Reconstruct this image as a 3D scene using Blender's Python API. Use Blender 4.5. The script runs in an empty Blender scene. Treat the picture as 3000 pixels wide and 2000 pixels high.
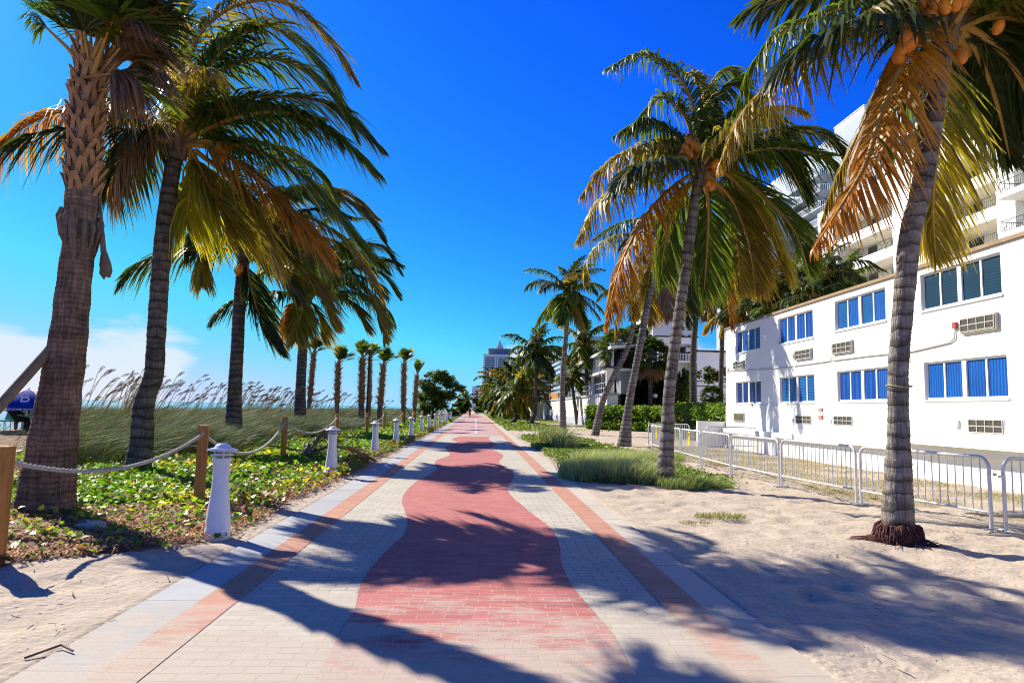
import bpy, math, random
import numpy as np
from mathutils import Vector, Matrix
R = math.radians
random.seed(7); RNG = np.random.default_rng(11)
S = bpy.context.scene
C = S.collection

# ------------------------------------------------------------------ camera
FPX, CAMH = 2000.0, 1.6                      # focal length in photo pixels (3000 wide), eye height
PITCH, YAW, ROLL = math.atan(0.0995), R(2.85), R(1.35)
_f = Vector((math.sin(YAW)*math.cos(PITCH), math.cos(YAW)*math.cos(PITCH), math.sin(PITCH)))
_r = _f.cross(Vector((0, 0, 1))).normalized(); _u = _r.cross(_f)
_R = _r*math.cos(ROLL) + _u*math.sin(ROLL); _U = -_r*math.sin(ROLL) + _u*math.cos(ROLL)
cam = bpy.data.cameras.new('camera'); camo = bpy.data.objects.new('camera', cam); C.objects.link(camo)
cam.sensor_width = 36; cam.lens = 36*FPX/3000; cam.clip_end = 60000; cam.clip_start = 0.05
m = Matrix((( _R.x, _U.x, -_f.x), (_R.y, _U.y, -_f.y), (_R.z, _U.z, -_f.z))).to_4x4()
m.translation = Vector((0, 0, CAMH)); camo.matrix_world = m
S.camera = camo
EYE = Vector((0, 0, CAMH))
def ray(px, py): return _f*FPX + _R*(px-1500) - _U*(py-1000)
def G(px, py, z=0.0):
    d = ray(px, py); return EYE + d*((z-CAMH)/d.z)
def D(px, py, Y):
    d = ray(px, py); return EYE + d*(Y/d.y)

# ------------------------------------------------------------------ world, sun, exposure
SUN_EL, SUN_AZ = R(36.5), R(-46.5)               # azimuth from +Y towards +X
W = bpy.data.worlds.new('World'); S.world = W; W.use_nodes = True
nt = W.node_tree; nt.nodes.clear()
def NN(t, typ, **kw):
    n = t.nodes.new(typ)
    for k, v in kw.items(): setattr(n, k, v)
    return n
sky = NN(nt, 'ShaderNodeTexSky', sky_type='NISHITA', sun_disc=False, sun_elevation=SUN_EL, sun_rotation=SUN_AZ,
         altitude=0, air_density=1.0, dust_density=0.3, ozone_density=2.0)
# deeper polarised-looking blue: one tone curve per channel on the whole sky
sc_ = NN(nt, 'ShaderNodeSeparateColor'); cc_ = NN(nt, 'ShaderNodeCombineColor'); nt.links.new(sky.outputs[0], sc_.inputs[0])
for i_, (ex_, k_) in enumerate(((2.3, .021), (1.5, .34), (1.5, 1.13))):
    p_ = NN(nt, 'ShaderNodeMath', operation='POWER'); p_.inputs[1].default_value = ex_; m_ = NN(nt, 'ShaderNodeMath', operation='MULTIPLY'); m_.inputs[1].default_value = k_
    nt.links.new(sc_.outputs[i_], p_.inputs[0]); nt.links.new(p_.outputs[0], m_.inputs[0]); q_ = NN(nt, 'ShaderNodeMath', operation='MINIMUM'); q_.inputs[1].default_value = (10.1, 7.3, 10.1)[i_]; nt.links.new(m_.outputs[0], q_.inputs[0]); nt.links.new(q_.outputs[0], cc_.inputs[i_])
tc = NN(nt, 'ShaderNodeTexCoord'); sep = NN(nt, 'ShaderNodeSeparateXYZ'); nt.links.new(tc.outputs['Generated'], sep.inputs[0])
mp = NN(nt, 'ShaderNodeMapping'); mp.inputs['Scale'].default_value = (3.4, 3.4, 11.0); mp.inputs['Location'].default_value = (0.3, 0.1, 0.0)
nt.links.new(tc.outputs['Generated'], mp.inputs[0])
nz = NN(nt, 'ShaderNodeTexNoise'); nz.inputs['Scale'].default_value = 1.6; nz.inputs['Detail'].default_value = 8; nz.inputs['Roughness'].default_value = .56
nt.links.new(mp.outputs[0], nz.inputs['Vector'])
def mrange(src, f0, f1, t0, t1):
    n = NN(nt, 'ShaderNodeMapRange'); n.interpolation_type = 'SMOOTHSTEP'
    for q, v in zip(('From Min', 'From Max', 'To Min', 'To Max'), (f0, f1, t0, t1)): n.inputs[q].default_value = v
    nt.links.new(src, n.inputs['Value']); return n.outputs[0]
def madd(a_, b_):
    n = NN(nt, 'ShaderNodeMath', operation='ADD'); nt.links.new(a_, n.inputs[0]); nt.links.new(b_, n.inputs[1]); return n.outputs[0]
low = mrange(sep.outputs['Z'], 0.05, 0.20, 0.24, -0.5)          # fair-weather cloud low over the sea and inland
sx = NN(nt, 'ShaderNodeMath', operation='ADD'); nt.links.new(sep.outputs['X'], sx.inputs[0]); sx.inputs[1].default_value = .19
ax = NN(nt, 'ShaderNodeMath', operation='ABSOLUTE'); nt.links.new(sx.outputs[0], ax.inputs[0])
mid_ = mrange(ax.outputs[0], .15, .25, -.30, 0)                  # clear gap straight down the promenade
tot_ = madd(madd(nz.outputs[0], low), mid_)
cfac = mrange(tot_, .52, .70, 0, .8)
mix = NN(nt, 'ShaderNodeMix', data_type='RGBA'); nt.links.new(cfac, mix.inputs['Factor'])
nt.links.new(cc_.outputs[0], mix.inputs[6]); mix.inputs[7].default_value = (8.4, 9.0, 9.8, 1)
bg = NN(nt, 'ShaderNodeBackground'); bg.inputs[1].default_value = 0.053
nt.links.new(mix.outputs[2], bg.inputs[0]); out = NN(nt, 'ShaderNodeOutputWorld'); nt.links.new(bg.outputs[0], out.inputs[0])
sl = bpy.data.lights.new('sun', 'SUN'); sl.energy = 5.0; sl.angle = R(0.53); sl.color = (1.0, 0.925, 0.79)
so = bpy.data.objects.new('sun', sl); C.objects.link(so)
sd = Vector((math.sin(SUN_AZ)*math.cos(SUN_EL), math.cos(SUN_AZ)*math.cos(SUN_EL), math.sin(SUN_EL)))
so.rotation_euler = sd.to_track_quat('Z', 'Y').to_euler(); so.location = (-20, 20, 30)
S.view_settings.view_transform = 'Standard'; S.view_settings.look = 'None'; S.view_settings.gamma = 1
S.view_settings.exposure = 0.9
S.cycles.filter_width = 1.05; S.cycles.max_bounces = 6; S.cycles.diffuse_bounces = 3; S.cycles.glossy_bounces = 2; S.cycles.transmission_bounces = 3
S.cycles.transparent_max_bounces = 4

# ------------------------------------------------------------------ materials
MATS = {}
def mat(name, col, rough=0.6, spec=0.4, metal=0.0, var=0.0, vscale=3.0, bump=0.0, bscale=20.0, stretch=(1, 1, 1), coat=0.0, attr=False, trans=0.0, col2=None, trans_gain=1.3):
    if name in MATS: return MATS[name]
    if min(col) < .6: col = tuple(c*.70 for c in col); col2 = tuple(c*.70 for c in col2) if col2 else None
    M = bpy.data.materials.new(name); M.use_nodes = True; t = M.node_tree; b = t.nodes['Principled BSDF']; o = t.nodes['Material Output']
    b.inputs['Roughness'].default_value = rough; b.inputs['Specular IOR Level'].default_value = spec; b.inputs['Metallic'].default_value = metal
    b.inputs['Base Color'].default_value = (*col, 1); b.inputs['Coat Weight'].default_value = coat
    tcn = NN(t, 'ShaderNodeTexCoord'); mpn = NN(t, 'ShaderNodeMapping'); mpn.inputs['Scale'].default_value = stretch
    t.links.new(tcn.outputs['Object'], mpn.inputs[0])
    src = None
    if attr:
        a = NN(t, 'ShaderNodeAttribute', attribute_name='Col'); src = a.outputs['Color']
    if var > 0:
        n = NN(t, 'ShaderNodeTexNoise'); n.inputs['Scale'].default_value = vscale; n.inputs['Detail'].default_value = 5; n.inputs['Roughness'].default_value = .6
        t.links.new(mpn.outputs[0], n.inputs['Vector'])
        if col2 is not None:
            mr = NN(t, 'ShaderNodeMapRange'); mr.inputs['From Min'].default_value = .5-.25/max(var, .01)*.5; mr.inputs['From Max'].default_value = .5+.25/max(var, .01)*.5
            t.links.new(n.outputs[0], mr.inputs['Value'])
            x = NN(t, 'ShaderNodeMix', data_type='RGBA'); x.inputs[6].default_value = (*col, 1); x.inputs[7].default_value = (*col2, 1); t.links.new(mr.outputs[0], x.inputs['Factor'])
            src = x.outputs[2]
        else:
            mr = NN(t, 'ShaderNodeMapRange'); mr.inputs['From Min'].default_value = .25; mr.inputs['From Max'].default_value = .75
            mr.inputs['To Min'].default_value = 1-var; mr.inputs['To Max'].default_value = 1+var; t.links.new(n.outputs[0], mr.inputs['Value'])
            x = NN(t, 'ShaderNodeMix', data_type='RGBA', blend_type='MULTIPLY'); x.inputs['Factor'].default_value = 1
            if src: t.links.new(src, x.inputs[6])
            else: x.inputs[6].default_value = (*col, 1)
            t.links.new(mr.outputs[0], x.inputs[7]); src = x.outputs[2]
    if src: t.links.new(src, b.inputs['Base Color'])
    if bump > 0:
        n2 = NN(t, 'ShaderNodeTexNoise'); n2.inputs['Scale'].default_value = bscale; n2.inputs['Detail'].default_value = 6
        t.links.new(mpn.outputs[0], n2.inputs['Vector'])
        bp = NN(t, 'ShaderNodeBump'); bp.inputs['Strength'].default_value = 1; bp.inputs['Distance'].default_value = bump
        t.links.new(n2.outputs[0], bp.inputs['Height']); t.links.new(bp.outputs[0], b.inputs['Normal'])
    if trans > 0:
        tr = NN(t, 'ShaderNodeBsdfTranslucent'); g = NN(t, 'ShaderNodeMix', data_type='RGBA', blend_type='MULTIPLY'); g.inputs['Factor'].default_value = 1
        g.inputs[7].default_value = (trans_gain*1.25, trans_gain*1.1, trans_gain*.5, 1)
        if src: t.links.new(src, g.inputs[6])
        else: g.inputs[6].default_value = (*col, 1)
        t.links.new(g.outputs[2], tr.inputs[0])
        ms = NN(t, 'ShaderNodeMixShader'); ms.inputs[0].default_value = trans
        t.links.new(b.outputs[0], ms.inputs[1]); t.links.new(tr.outputs[0], ms.inputs[2]); t.links.new(ms.outputs[0], o.inputs[0])
    MATS[name] = M; return M

leafm = mat('palm_leaflet', (.1, .15, .03), .44, .3, attr=True, trans=.42, trans_gain=1.7)
grassm = mat('dune_blade', (.1, .15, .03), .6, .2, attr=True, trans=.18, trans_gain=1.2)
plantm = mat('leaf', (.1, .15, .03), .5, .4, attr=True, trans=.35, trans_gain=1.5)
litterm = mat('litter', (.3, .15, .08), .8, .2, attr=True)
rachm = mat('rachis', (.59, .33, .07), .5, .3, var=.25, vscale=4)
nutm = mat('coconut_husk', (.95, .30, .02), .42, .4, var=.22, vscale=9)
nutg = mat('green_coconut_husk', (.42, .36, .08), .42, .4, var=.22, vscale=9)
fibrem = mat('flower_stalks', (.62, .13, .04), .7, .2, var=.4, vscale=20)
sheathm = mat('leaf_sheath', (.26, .19, .13), .8, .2, var=.4, vscale=10, bump=.01, bscale=60)
def trunk_mat(name, c1, c2, rings=1.6, crack=.28, ringdark=.32):
    M = mat(name, c1, .92, .12, var=.8, vscale=1.7, col2=c2, bump=.010, bscale=26, stretch=(1.4, 1.4, 3.2)); t = M.node_tree; b = t.nodes['Principled BSDF']
    base = b.inputs['Base Color'].links[0].from_socket; tcn = NN(t, 'ShaderNodeTexCoord')
    wv = NN(t, 'ShaderNodeTexWave', wave_type='BANDS', bands_direction='Z', wave_profile='SAW'); wv.inputs['Scale'].default_value = rings; wv.inputs['Distortion'].default_value = 4.5; wv.inputs['Detail'].default_value = 3; wv.inputs['Detail Scale'].default_value = 1.5
    t.links.new(tcn.outputs['Object'], wv.inputs[0]); r1 = NN(t, 'ShaderNodeMapRange'); r1.inputs['From Min'].default_value = .0; r1.inputs['From Max'].default_value = .45; r1.inputs['To Min'].default_value = ringdark; r1.inputs['To Max'].default_value = 1.08; t.links.new(wv.outputs[0], r1.inputs[0])
    mp2 = NN(t, 'ShaderNodeMapping'); mp2.inputs['Scale'].default_value = (22, 22, 2.2); t.links.new(tcn.outputs['Object'], mp2.inputs[0]); n2 = NN(t, 'ShaderNodeTexNoise'); n2.inputs['Scale'].default_value = 1.4; n2.inputs['Detail'].default_value = 4; t.links.new(mp2.outputs[0], n2.inputs[0])
    r2 = NN(t, 'ShaderNodeMapRange'); r2.inputs['From Min'].default_value = .36; r2.inputs['From Max'].default_value = .56; r2.inputs['To Min'].default_value = 1-crack; r2.inputs['To Max'].default_value = 1.1; t.links.new(n2.outputs[0], r2.inputs[0])
    mm = NN(t, 'ShaderNodeMath', operation='MULTIPLY'); t.links.new(r1.outputs[0], mm.inputs[0]); t.links.new(r2.outputs[0], mm.inputs[1])
    mu = NN(t, 'ShaderNodeMix', data_type='RGBA', blend_type='MULTIPLY'); mu.inputs['Factor'].default_value = 1; t.links.new(base, mu.inputs[6]); t.links.new(mm.outputs[0], mu.inputs[7]); t.links.new(mu.outputs[2], b.inputs['Base Color'])
    bp = NN(t, 'ShaderNodeBump'); bp.inputs['Distance'].default_value = .02; t.links.new(mm.outputs[0], bp.inputs['Height']); prev = b.inputs['Normal'].links[0].from_socket; t.links.new(prev, bp.inputs['Normal']); t.links.new(bp.outputs[0], b.inputs['Normal'])
    return M
barkm = trunk_mat('coconut_bark', (.17, .145, .12), (.42, .37, .32))
barkd = trunk_mat('dark_coconut_bark', (.10, .085, .07), (.25, .215, .18))
sabalm = trunk_mat('sabal_bark', (.16, .11, .08), (.40, .26, .18), 4.5, .35, .62)
bootm = mat('leaf_boot', (.48, .27, .13), .85, .2, var=.45, vscale=7, bump=.006, bscale=60)
woodm = mat('treated_post_wood', (.59, .27, .07), .75, .25, var=.35, vscale=3, bump=.004, bscale=30, stretch=(6, 6, .6))
greywood = mat('weathered_pole', (.30, .22, .13), .8, .2, var=.35, vscale=5, bump=.004, bscale=40)
ropem = mat('rope_fibre', (.66, .62, .54), .85, .15, var=.2, vscale=30, bump=.01, bscale=70)
bolm = mat('bollard_paint', (.74, .74, .76), .38, .4, var=.06, vscale=5)
lampglass = mat('frosted_lens', (.5, .48, .42), .3, .5)
galv = mat('galvanised_steel', (.62, .61, .60), .45, .5, metal=.35, var=.15, vscale=10)
rust = mat('rusty_steel', (.34, .19, .11), .8, .2, var=.4, vscale=20)
whitep = mat('white_stucco', (.84, .83, .79), .8, .2, var=.05, vscale=1.3, bump=.003, bscale=60)
towerp = mat('shaded_tower_stucco', (.56, .62, .70), .85, .2, var=.05, vscale=.3)  # white walls darkened and blued to stand for the facade's shade
creamp = mat('cream_stucco', (.80, .76, .66), .85, .2, var=.06, vscale=.8)
shadep = mat('shaded_white_stucco', (.82, .84, .86), .85, .2, var=.04, vscale=.4)  # white stucco tinted bluish, shade put into the colour
tancap = mat('tan_coping', (.42, .29, .16), .7, .3, var=.2, vscale=4)
framem = mat('white_window_frame', (.80, .79, .77), .4, .4)
darkglass = mat('dark_glass', (.02, .035, .05), .08, .6)
ironm = mat('wrought_iron', (.02, .02, .022), .5, .4)
acm = mat('air_conditioner_grille', (.09, .082, .075), .6, .3, metal=.2, var=.3, vscale=14)
acwh = mat('air_conditioner_case', (.66, .62, .53), .5, .4, var=.15, vscale=6)
concm = mat('concrete', (.55, .54, .51), .85, .2, var=.12, vscale=2, bump=.003, bscale=80)
redsign = mat('red_sign', (.65, .04, .04), .5, .4)
yelsign = mat('yellow_sign', (.85, .62, .02), .5, .4)
blackp = mat('black_paint', (.015, .015, .015), .5, .4)
globe = mat('white_globe', (.85, .84, .80), .25, .5)
coral = mat('coral_rock', (.55, .53, .48), .9, .2, var=.35, vscale=9, bump=.03, bscale=18)
skinm = mat('skin', (.45, .26, .17), .5, .3)
def cloth(n, c): return mat(n, c, .8, .2, var=.1, vscale=8)

# ------------------------------------------------------------------ mesh helpers
def setp(o, label=None, cat=None, group=None, kind=None):
    if label: o['label'] = label
    if cat: o['category'] = cat
    if group: o['group'] = group
    if kind: o['kind'] = kind
    return o
def empty(name, loc, label=None, cat=None, group=None):
    o = bpy.data.objects.new(name, None); C.objects.link(o); o.location = loc; o.empty_display_size = .2
    return setp(o, label, cat, group)
def link(name, me, parent=None, loc=None):
    o = bpy.data.objects.new(name, me); C.objects.link(o)
    if parent is not None: o.parent = parent
    if loc is not None: o.location = loc
    return o
def arr_mesh(name, V, Q, material, col=None, smooth=False, T3=None):
    """V (n,3); Q (m,4) quads; T3 optional triangles."""
    me = bpy.data.meshes.new(name); V = np.asarray(V, np.float32)
    loops = np.asarray(Q, np.int32).reshape(-1); n4 = len(Q); starts = np.arange(n4)*4; tot = np.full(n4, 4)
    if T3 is not None and len(T3):
        T3 = np.asarray(T3, np.int32); starts = np.concatenate([starts, n4*4+np.arange(len(T3))*3]); tot = np.concatenate([tot, np.full(len(T3), 3)])
        loops = np.concatenate([loops, T3.reshape(-1)])
    me.vertices.add(len(V)); me.vertices.foreach_set('co', V.reshape(-1))
    me.loops.add(len(loops)); me.loops.foreach_set('vertex_index', loops.astype(np.int32))
    me.polygons.add(len(starts)); me.polygons.foreach_set('loop_start', starts.astype(np.int32))
    me.polygons.foreach_set('loop_total', tot.astype(np.int32))
    if smooth: me.polygons.foreach_set('use_smooth', np.ones(len(starts), bool))
    if col is not None:
        a = me.color_attributes.new('Col', 'FLOAT_COLOR', 'POINT'); c = np.ones((len(V), 4), np.float32); c[:, :3] = np.asarray(col)*(.86 if material is leafm else .82 if material is plantm else .70)
        a.data.foreach_set('color', c.reshape(-1))
    me.materials.append(material); me.update(calc_edges=True); me.validate(); return me
class MB:
    def __init__(s): s.v = []; s.f = []; s.sm = []
    def add(s, v, f, smooth=False):
        n = len(s.v); s.v += [tuple(p) for p in v]; s.f += [[i+n for i in q] for q in f]; s.sm += [smooth]*len(f); return s
    def box(s, x0, x1, y0, y1, z0, z1, M=None):
        v = [Vector(p) for p in ((x0,y0,z0),(x1,y0,z0),(x1,y1,z0),(x0,y1,z0),(x0,y0,z1),(x1,y0,z1),(x1,y1,z1),(x0,y1,z1))]
        if M is not None: v = [M @ p for p in v]
        return s.add(v, [(0,3,2,1),(4,5,6,7),(0,1,5,4),(1,2,6,5),(2,3,7,6),(3,0,4,7)])
    def tube(s, pts, rad, n=8, cap=True, sq=1.0):
        pts = [Vector(p) for p in pts]; N = len(pts)
        if not hasattr(rad, '__len__'): rad = [rad]*N
        vs = []; ref = None
        for i, p in enumerate(pts):
            t = (pts[min(i+1, N-1)] - pts[max(i-1, 0)])
            t = t.normalized() if t.length > 1e-9 else Vector((0, 0, 1))
            if ref is None: ref = Vector((1, 0, 0)) if abs(t.x) < .8 else Vector((0, 1, 0))
            a = (ref - t*ref.dot(t)).normalized(); b = t.cross(a); ref = a
            for k in range(n):
                w = 2*math.pi*k/n; vs.append(p + a*rad[i]*math.cos(w) + b*rad[i]*math.sin(w)*sq)
        f = [(i*n+k, i*n+(k+1) % n, (i+1)*n+(k+1) % n, (i+1)*n+k) for i in range(N-1) for k in range(n)]
        s.add(vs, f, True)
        if cap: s.add(vs[:n], [tuple(range(n))[::-1]]); s.add(vs[-n:], [tuple(range(n))])
        return s
    def lathe(s, prof, n=20, c=(0, 0, 0), smooth=True):
        vs = []; c = Vector(c)
        for r, z in prof:
            for k in range(n):
                w = 2*math.pi*k/n; vs.append(c + Vector((r*math.cos(w), r*math.sin(w), z)))
        f = [(i*n+k, i*n+(k+1) % n, (i+1)*n+(k+1) % n, (i+1)*n+k) for i in range(len(prof)-1) for k in range(n)]
        return s.add(vs, f, smooth)
    def ball(s, c, rx, ry=None, rz=None, n=12, m_=8, M=None):
        ry = ry or rx; rz = rz or rx; vs = []; c = Vector(c)
        for i in range(m_+1):
            th = math.pi*i/m_
            for k in range(n):
                w = 2*math.pi*k/n; p = Vector((rx*math.sin(th)*math.cos(w), ry*math.sin(th)*math.sin(w), rz*math.cos(th)))
                if M is not None: p = M @ p
                vs.append(c+p)
        f = [(i*n+k, (i+1)*n+k, (i+1)*n+(k+1) % n, i*n+(k+1) % n) for i in range(m_) for k in range(n)]
        return s.add(vs, f, True)
    def build(s, name, material, parent=None, loc=None):
        me = bpy.data.meshes.new(name); me.from_pydata(s.v, [], s.f); me.polygons.foreach_set('use_smooth', s.sm)
        me.materials.append(material); me.update(); return link(name, me, parent, loc)
def dup(o, loc=None, rz=None, label=None, name=None, scale=None):
    def cp(a, par):
        b = a.copy(); C.objects.link(b); b.parent = par
        for ch in kids.get(a, ()): cp(ch, b)
        return b
    kids = {}
    for q in bpy.data.objects:
        if q.parent: kids.setdefault(q.parent, []).append(q)
    b = cp(o, None)
    if loc is not None: b.location = loc
    if rz is not None: b.rotation_euler = (0, 0, rz)
    if scale is not None: b.scale = (scale,)*3
    if label: b['label'] = label
    return b
def smooth01(x, a, b):
    t = np.clip((np.asarray(x, float)-a)/(b-a), 0, 1); return t*t*(3-2*t)
def vnoise(x, y, seed=0):
    x = np.asarray(x, float); y = np.asarray(y, float); xi = np.floor(x).astype(np.int64); yi = np.floor(y).astype(np.int64); fx = x-xi; fy = y-yi
    def h(a, b):
        n = (a*374761393 + b*668265263 + seed*974634777) & 0xffffffff; n = ((n ^ (n >> 13))*1274126177) & 0xffffffff; return ((n ^ (n >> 16)) & 0xffff)/65535.0
    u = fx*fx*(3-2*fx); v = fy*fy*(3-2*fy)
    return (h(xi, yi)*(1-u)+h(xi+1, yi)*u)*(1-v)+(h(xi, yi+1)*(1-u)+h(xi+1, yi+1)*u)*v
def fbm(x, y, o=4, seed=0):
    a = 0; s_ = 0; w = 1.0
    for k in range(o): a = a+vnoise(x*2**k, y*2**k, seed+k)*w; s_ += w; w *= .5
    return a/s_

# ------------------------------------------------------------------ terrain height
def bedmask(x, y):
    """1 inside the planted bed left of the path"""
    line = -2.95 - 1.0*np.clip(8.4-np.asarray(y, float), 0, 50)
    return smooth01(line-np.asarray(x, float)+.3*(fbm(np.asarray(x)*1.3, np.asarray(y)*1.3, 3, 5)-.5), -.15, .25)
def T(x, y):
    x = np.asarray(x, float); y = np.asarray(y, float)
    xs = [-5000, -60, -40, -24, -17, -14, -11, -8, -5, -3.2, -2.7, 2.4, 3, 5000]
    zs = [-3, -3, -1.7, -.9, .40, .62, .50, .10, .04, .01, 0, 0, 0, 0]
    z = np.interp(x, xs, zs)
    near = smooth01(y, 3, 12)
    z = np.where(x < -2.7, z*(.35+.65*near) if True else z, z)
    return z
def GT(px, py):
    z = 0.0
    for _ in range(12):
        p = G(px, py, z); z = .5*z+.5*float(T(p.x, p.y))
    return p
def onT(x, y, dz=0.0): return Vector((x, y, float(T(x, y))+dz))

# ------------------------------------------------------------------ ground sheet
def steps(segs):
    o = []
    for a, b, st in segs: o += list(np.arange(a, b, st))
    return np.array(o+[segs[-1][1]])
xs = steps([(-900, -60, 120), (-60, -20, 4), (-20, -8, .4), (-8, -2.9, .09), (-2.9, -2.52, .06), (-2.52, 2.2, .5), (2.2, 9, .075), (9, 13, .25), (13, 60, 3), (60, 900, 120)])
ys = steps([(-60, 0, 6), (0, 3, .5), (3, 16, .075), (16, 32, .2), (32, 80, 1), (80, 300, 5), (300, 3000, 150)])
X, Y = np.meshgrid(xs, ys); Z = T(X, Y)
inpath = (X > -2.62) & (X < 2.24)
sandn = (fbm(X*1.5, Y*1.5, 3, 1)-.5)*.085 + (fbm(X*5, Y*5, 3, 21)-.5)*.05 - .035*smooth01(vnoise(X*4.3, Y*4.3, 33), .62, .9)
edge = np.minimum(np.abs(X+2.62), np.abs(X-2.24)); amp = smooth01(edge, 0, .6)
Z = Z + np.where(inpath, -.05, sandn*amp*np.where((Y < 80) & (np.abs(X) < 30), 1, 0) - .012)
Z = Z + np.where((X < -2.62) & (Y > 8), .012*bedmask(X, Y), 0)
nx, ny = len(xs), len(ys)
idx = np.arange(nx*ny).reshape(ny, nx)
Q = np.stack([idx[:-1, :-1], idx[:-1, 1:], idx[1:, 1:], idx[1:, :-1]], -1).reshape(-1, 4)
bed = bedmask(X, Y)*(X > -30)
# right side greenery cover masks
def rveg(x, y):
    """low green cover between path and barricades"""
    n = fbm(np.asarray(x)*.8, np.asarray(y)*.8, 3, 9)-.5
    a = smooth01(np.asarray(x)+.6*n, 2.35, 3.0)*(1-smooth01(np.asarray(x)+1.2*n, 5.2, 6.3))*smooth01(np.asarray(y)+1.5*n, 14.6, 16.0)*(1-smooth01(np.asarray(y)+4*n, 37, 42))
    b = smooth01(np.asarray(x)+.6*n, 2.3, 2.7)*(1-smooth01(np.asarray(x)+5*n-np.asarray(y)*.04, 2.6, 4.8))*smooth01(np.asarray(y)+8*n, 52, 60)
    return np.clip(a+b, 0, 1)
rv = rveg(X, Y)
yard = smooth01(X, 7.2, 8.0)*smooth01(Y, 9, 11)*(1-smooth01(Y, 33, 36))*smooth01(fbm(X*.9, Y*.9, 4, 14), .38, .62)
base = np.zeros((ny, nx, 3)); sandc = np.array([.62, .515, .395]); soil = np.array([.30, .17, .11]); grn = np.array([.13, .17, .045]); lawn = np.array([.26, .24, .09]); seab = np.array([.7, .62, .5])
base[:] = sandc
base = base*(1-.75*bed[..., None])+soil*.75*bed[..., None]
base = base*(1-.8*rv[..., None])+grn*.8*rv[..., None]
base = base*(1-.45*yard[..., None])+lawn*.45*yard[..., None]
far = (smooth01(Y, 70, 120)*smooth01(fbm(X*.2, Y*.1, 3, 3), .3, .5)*(X > 2.2))[..., None]
base = base*(1-.6*far)+lawn*.6*far
gm = mat('sand_and_soil', (.6, .5, .4), .95, .1, attr=True, var=.16, vscale=2.6, bump=.022, bscale=15)
g = link('ground', arr_mesh('ground', np.stack([X, Y, Z], -1).reshape(-1, 3), Q, gm, base.reshape(-1, 3), True)); setp(g, kind='structure')

# sea
sm_ = mat('sea_water', (.02, .30, .36), .12, .5, var=.25, vscale=.03, bump=.25, bscale=.5)
mb = MB(); mb.add([(-30000, -2000, -1.55), (-33, -2000, -1.55), (-33, 30000, -1.55), (-30000, 30000, -1.55)], [(0, 1, 2, 3)])
setp(mb.build('sea', sm_), kind='structure')

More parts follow.
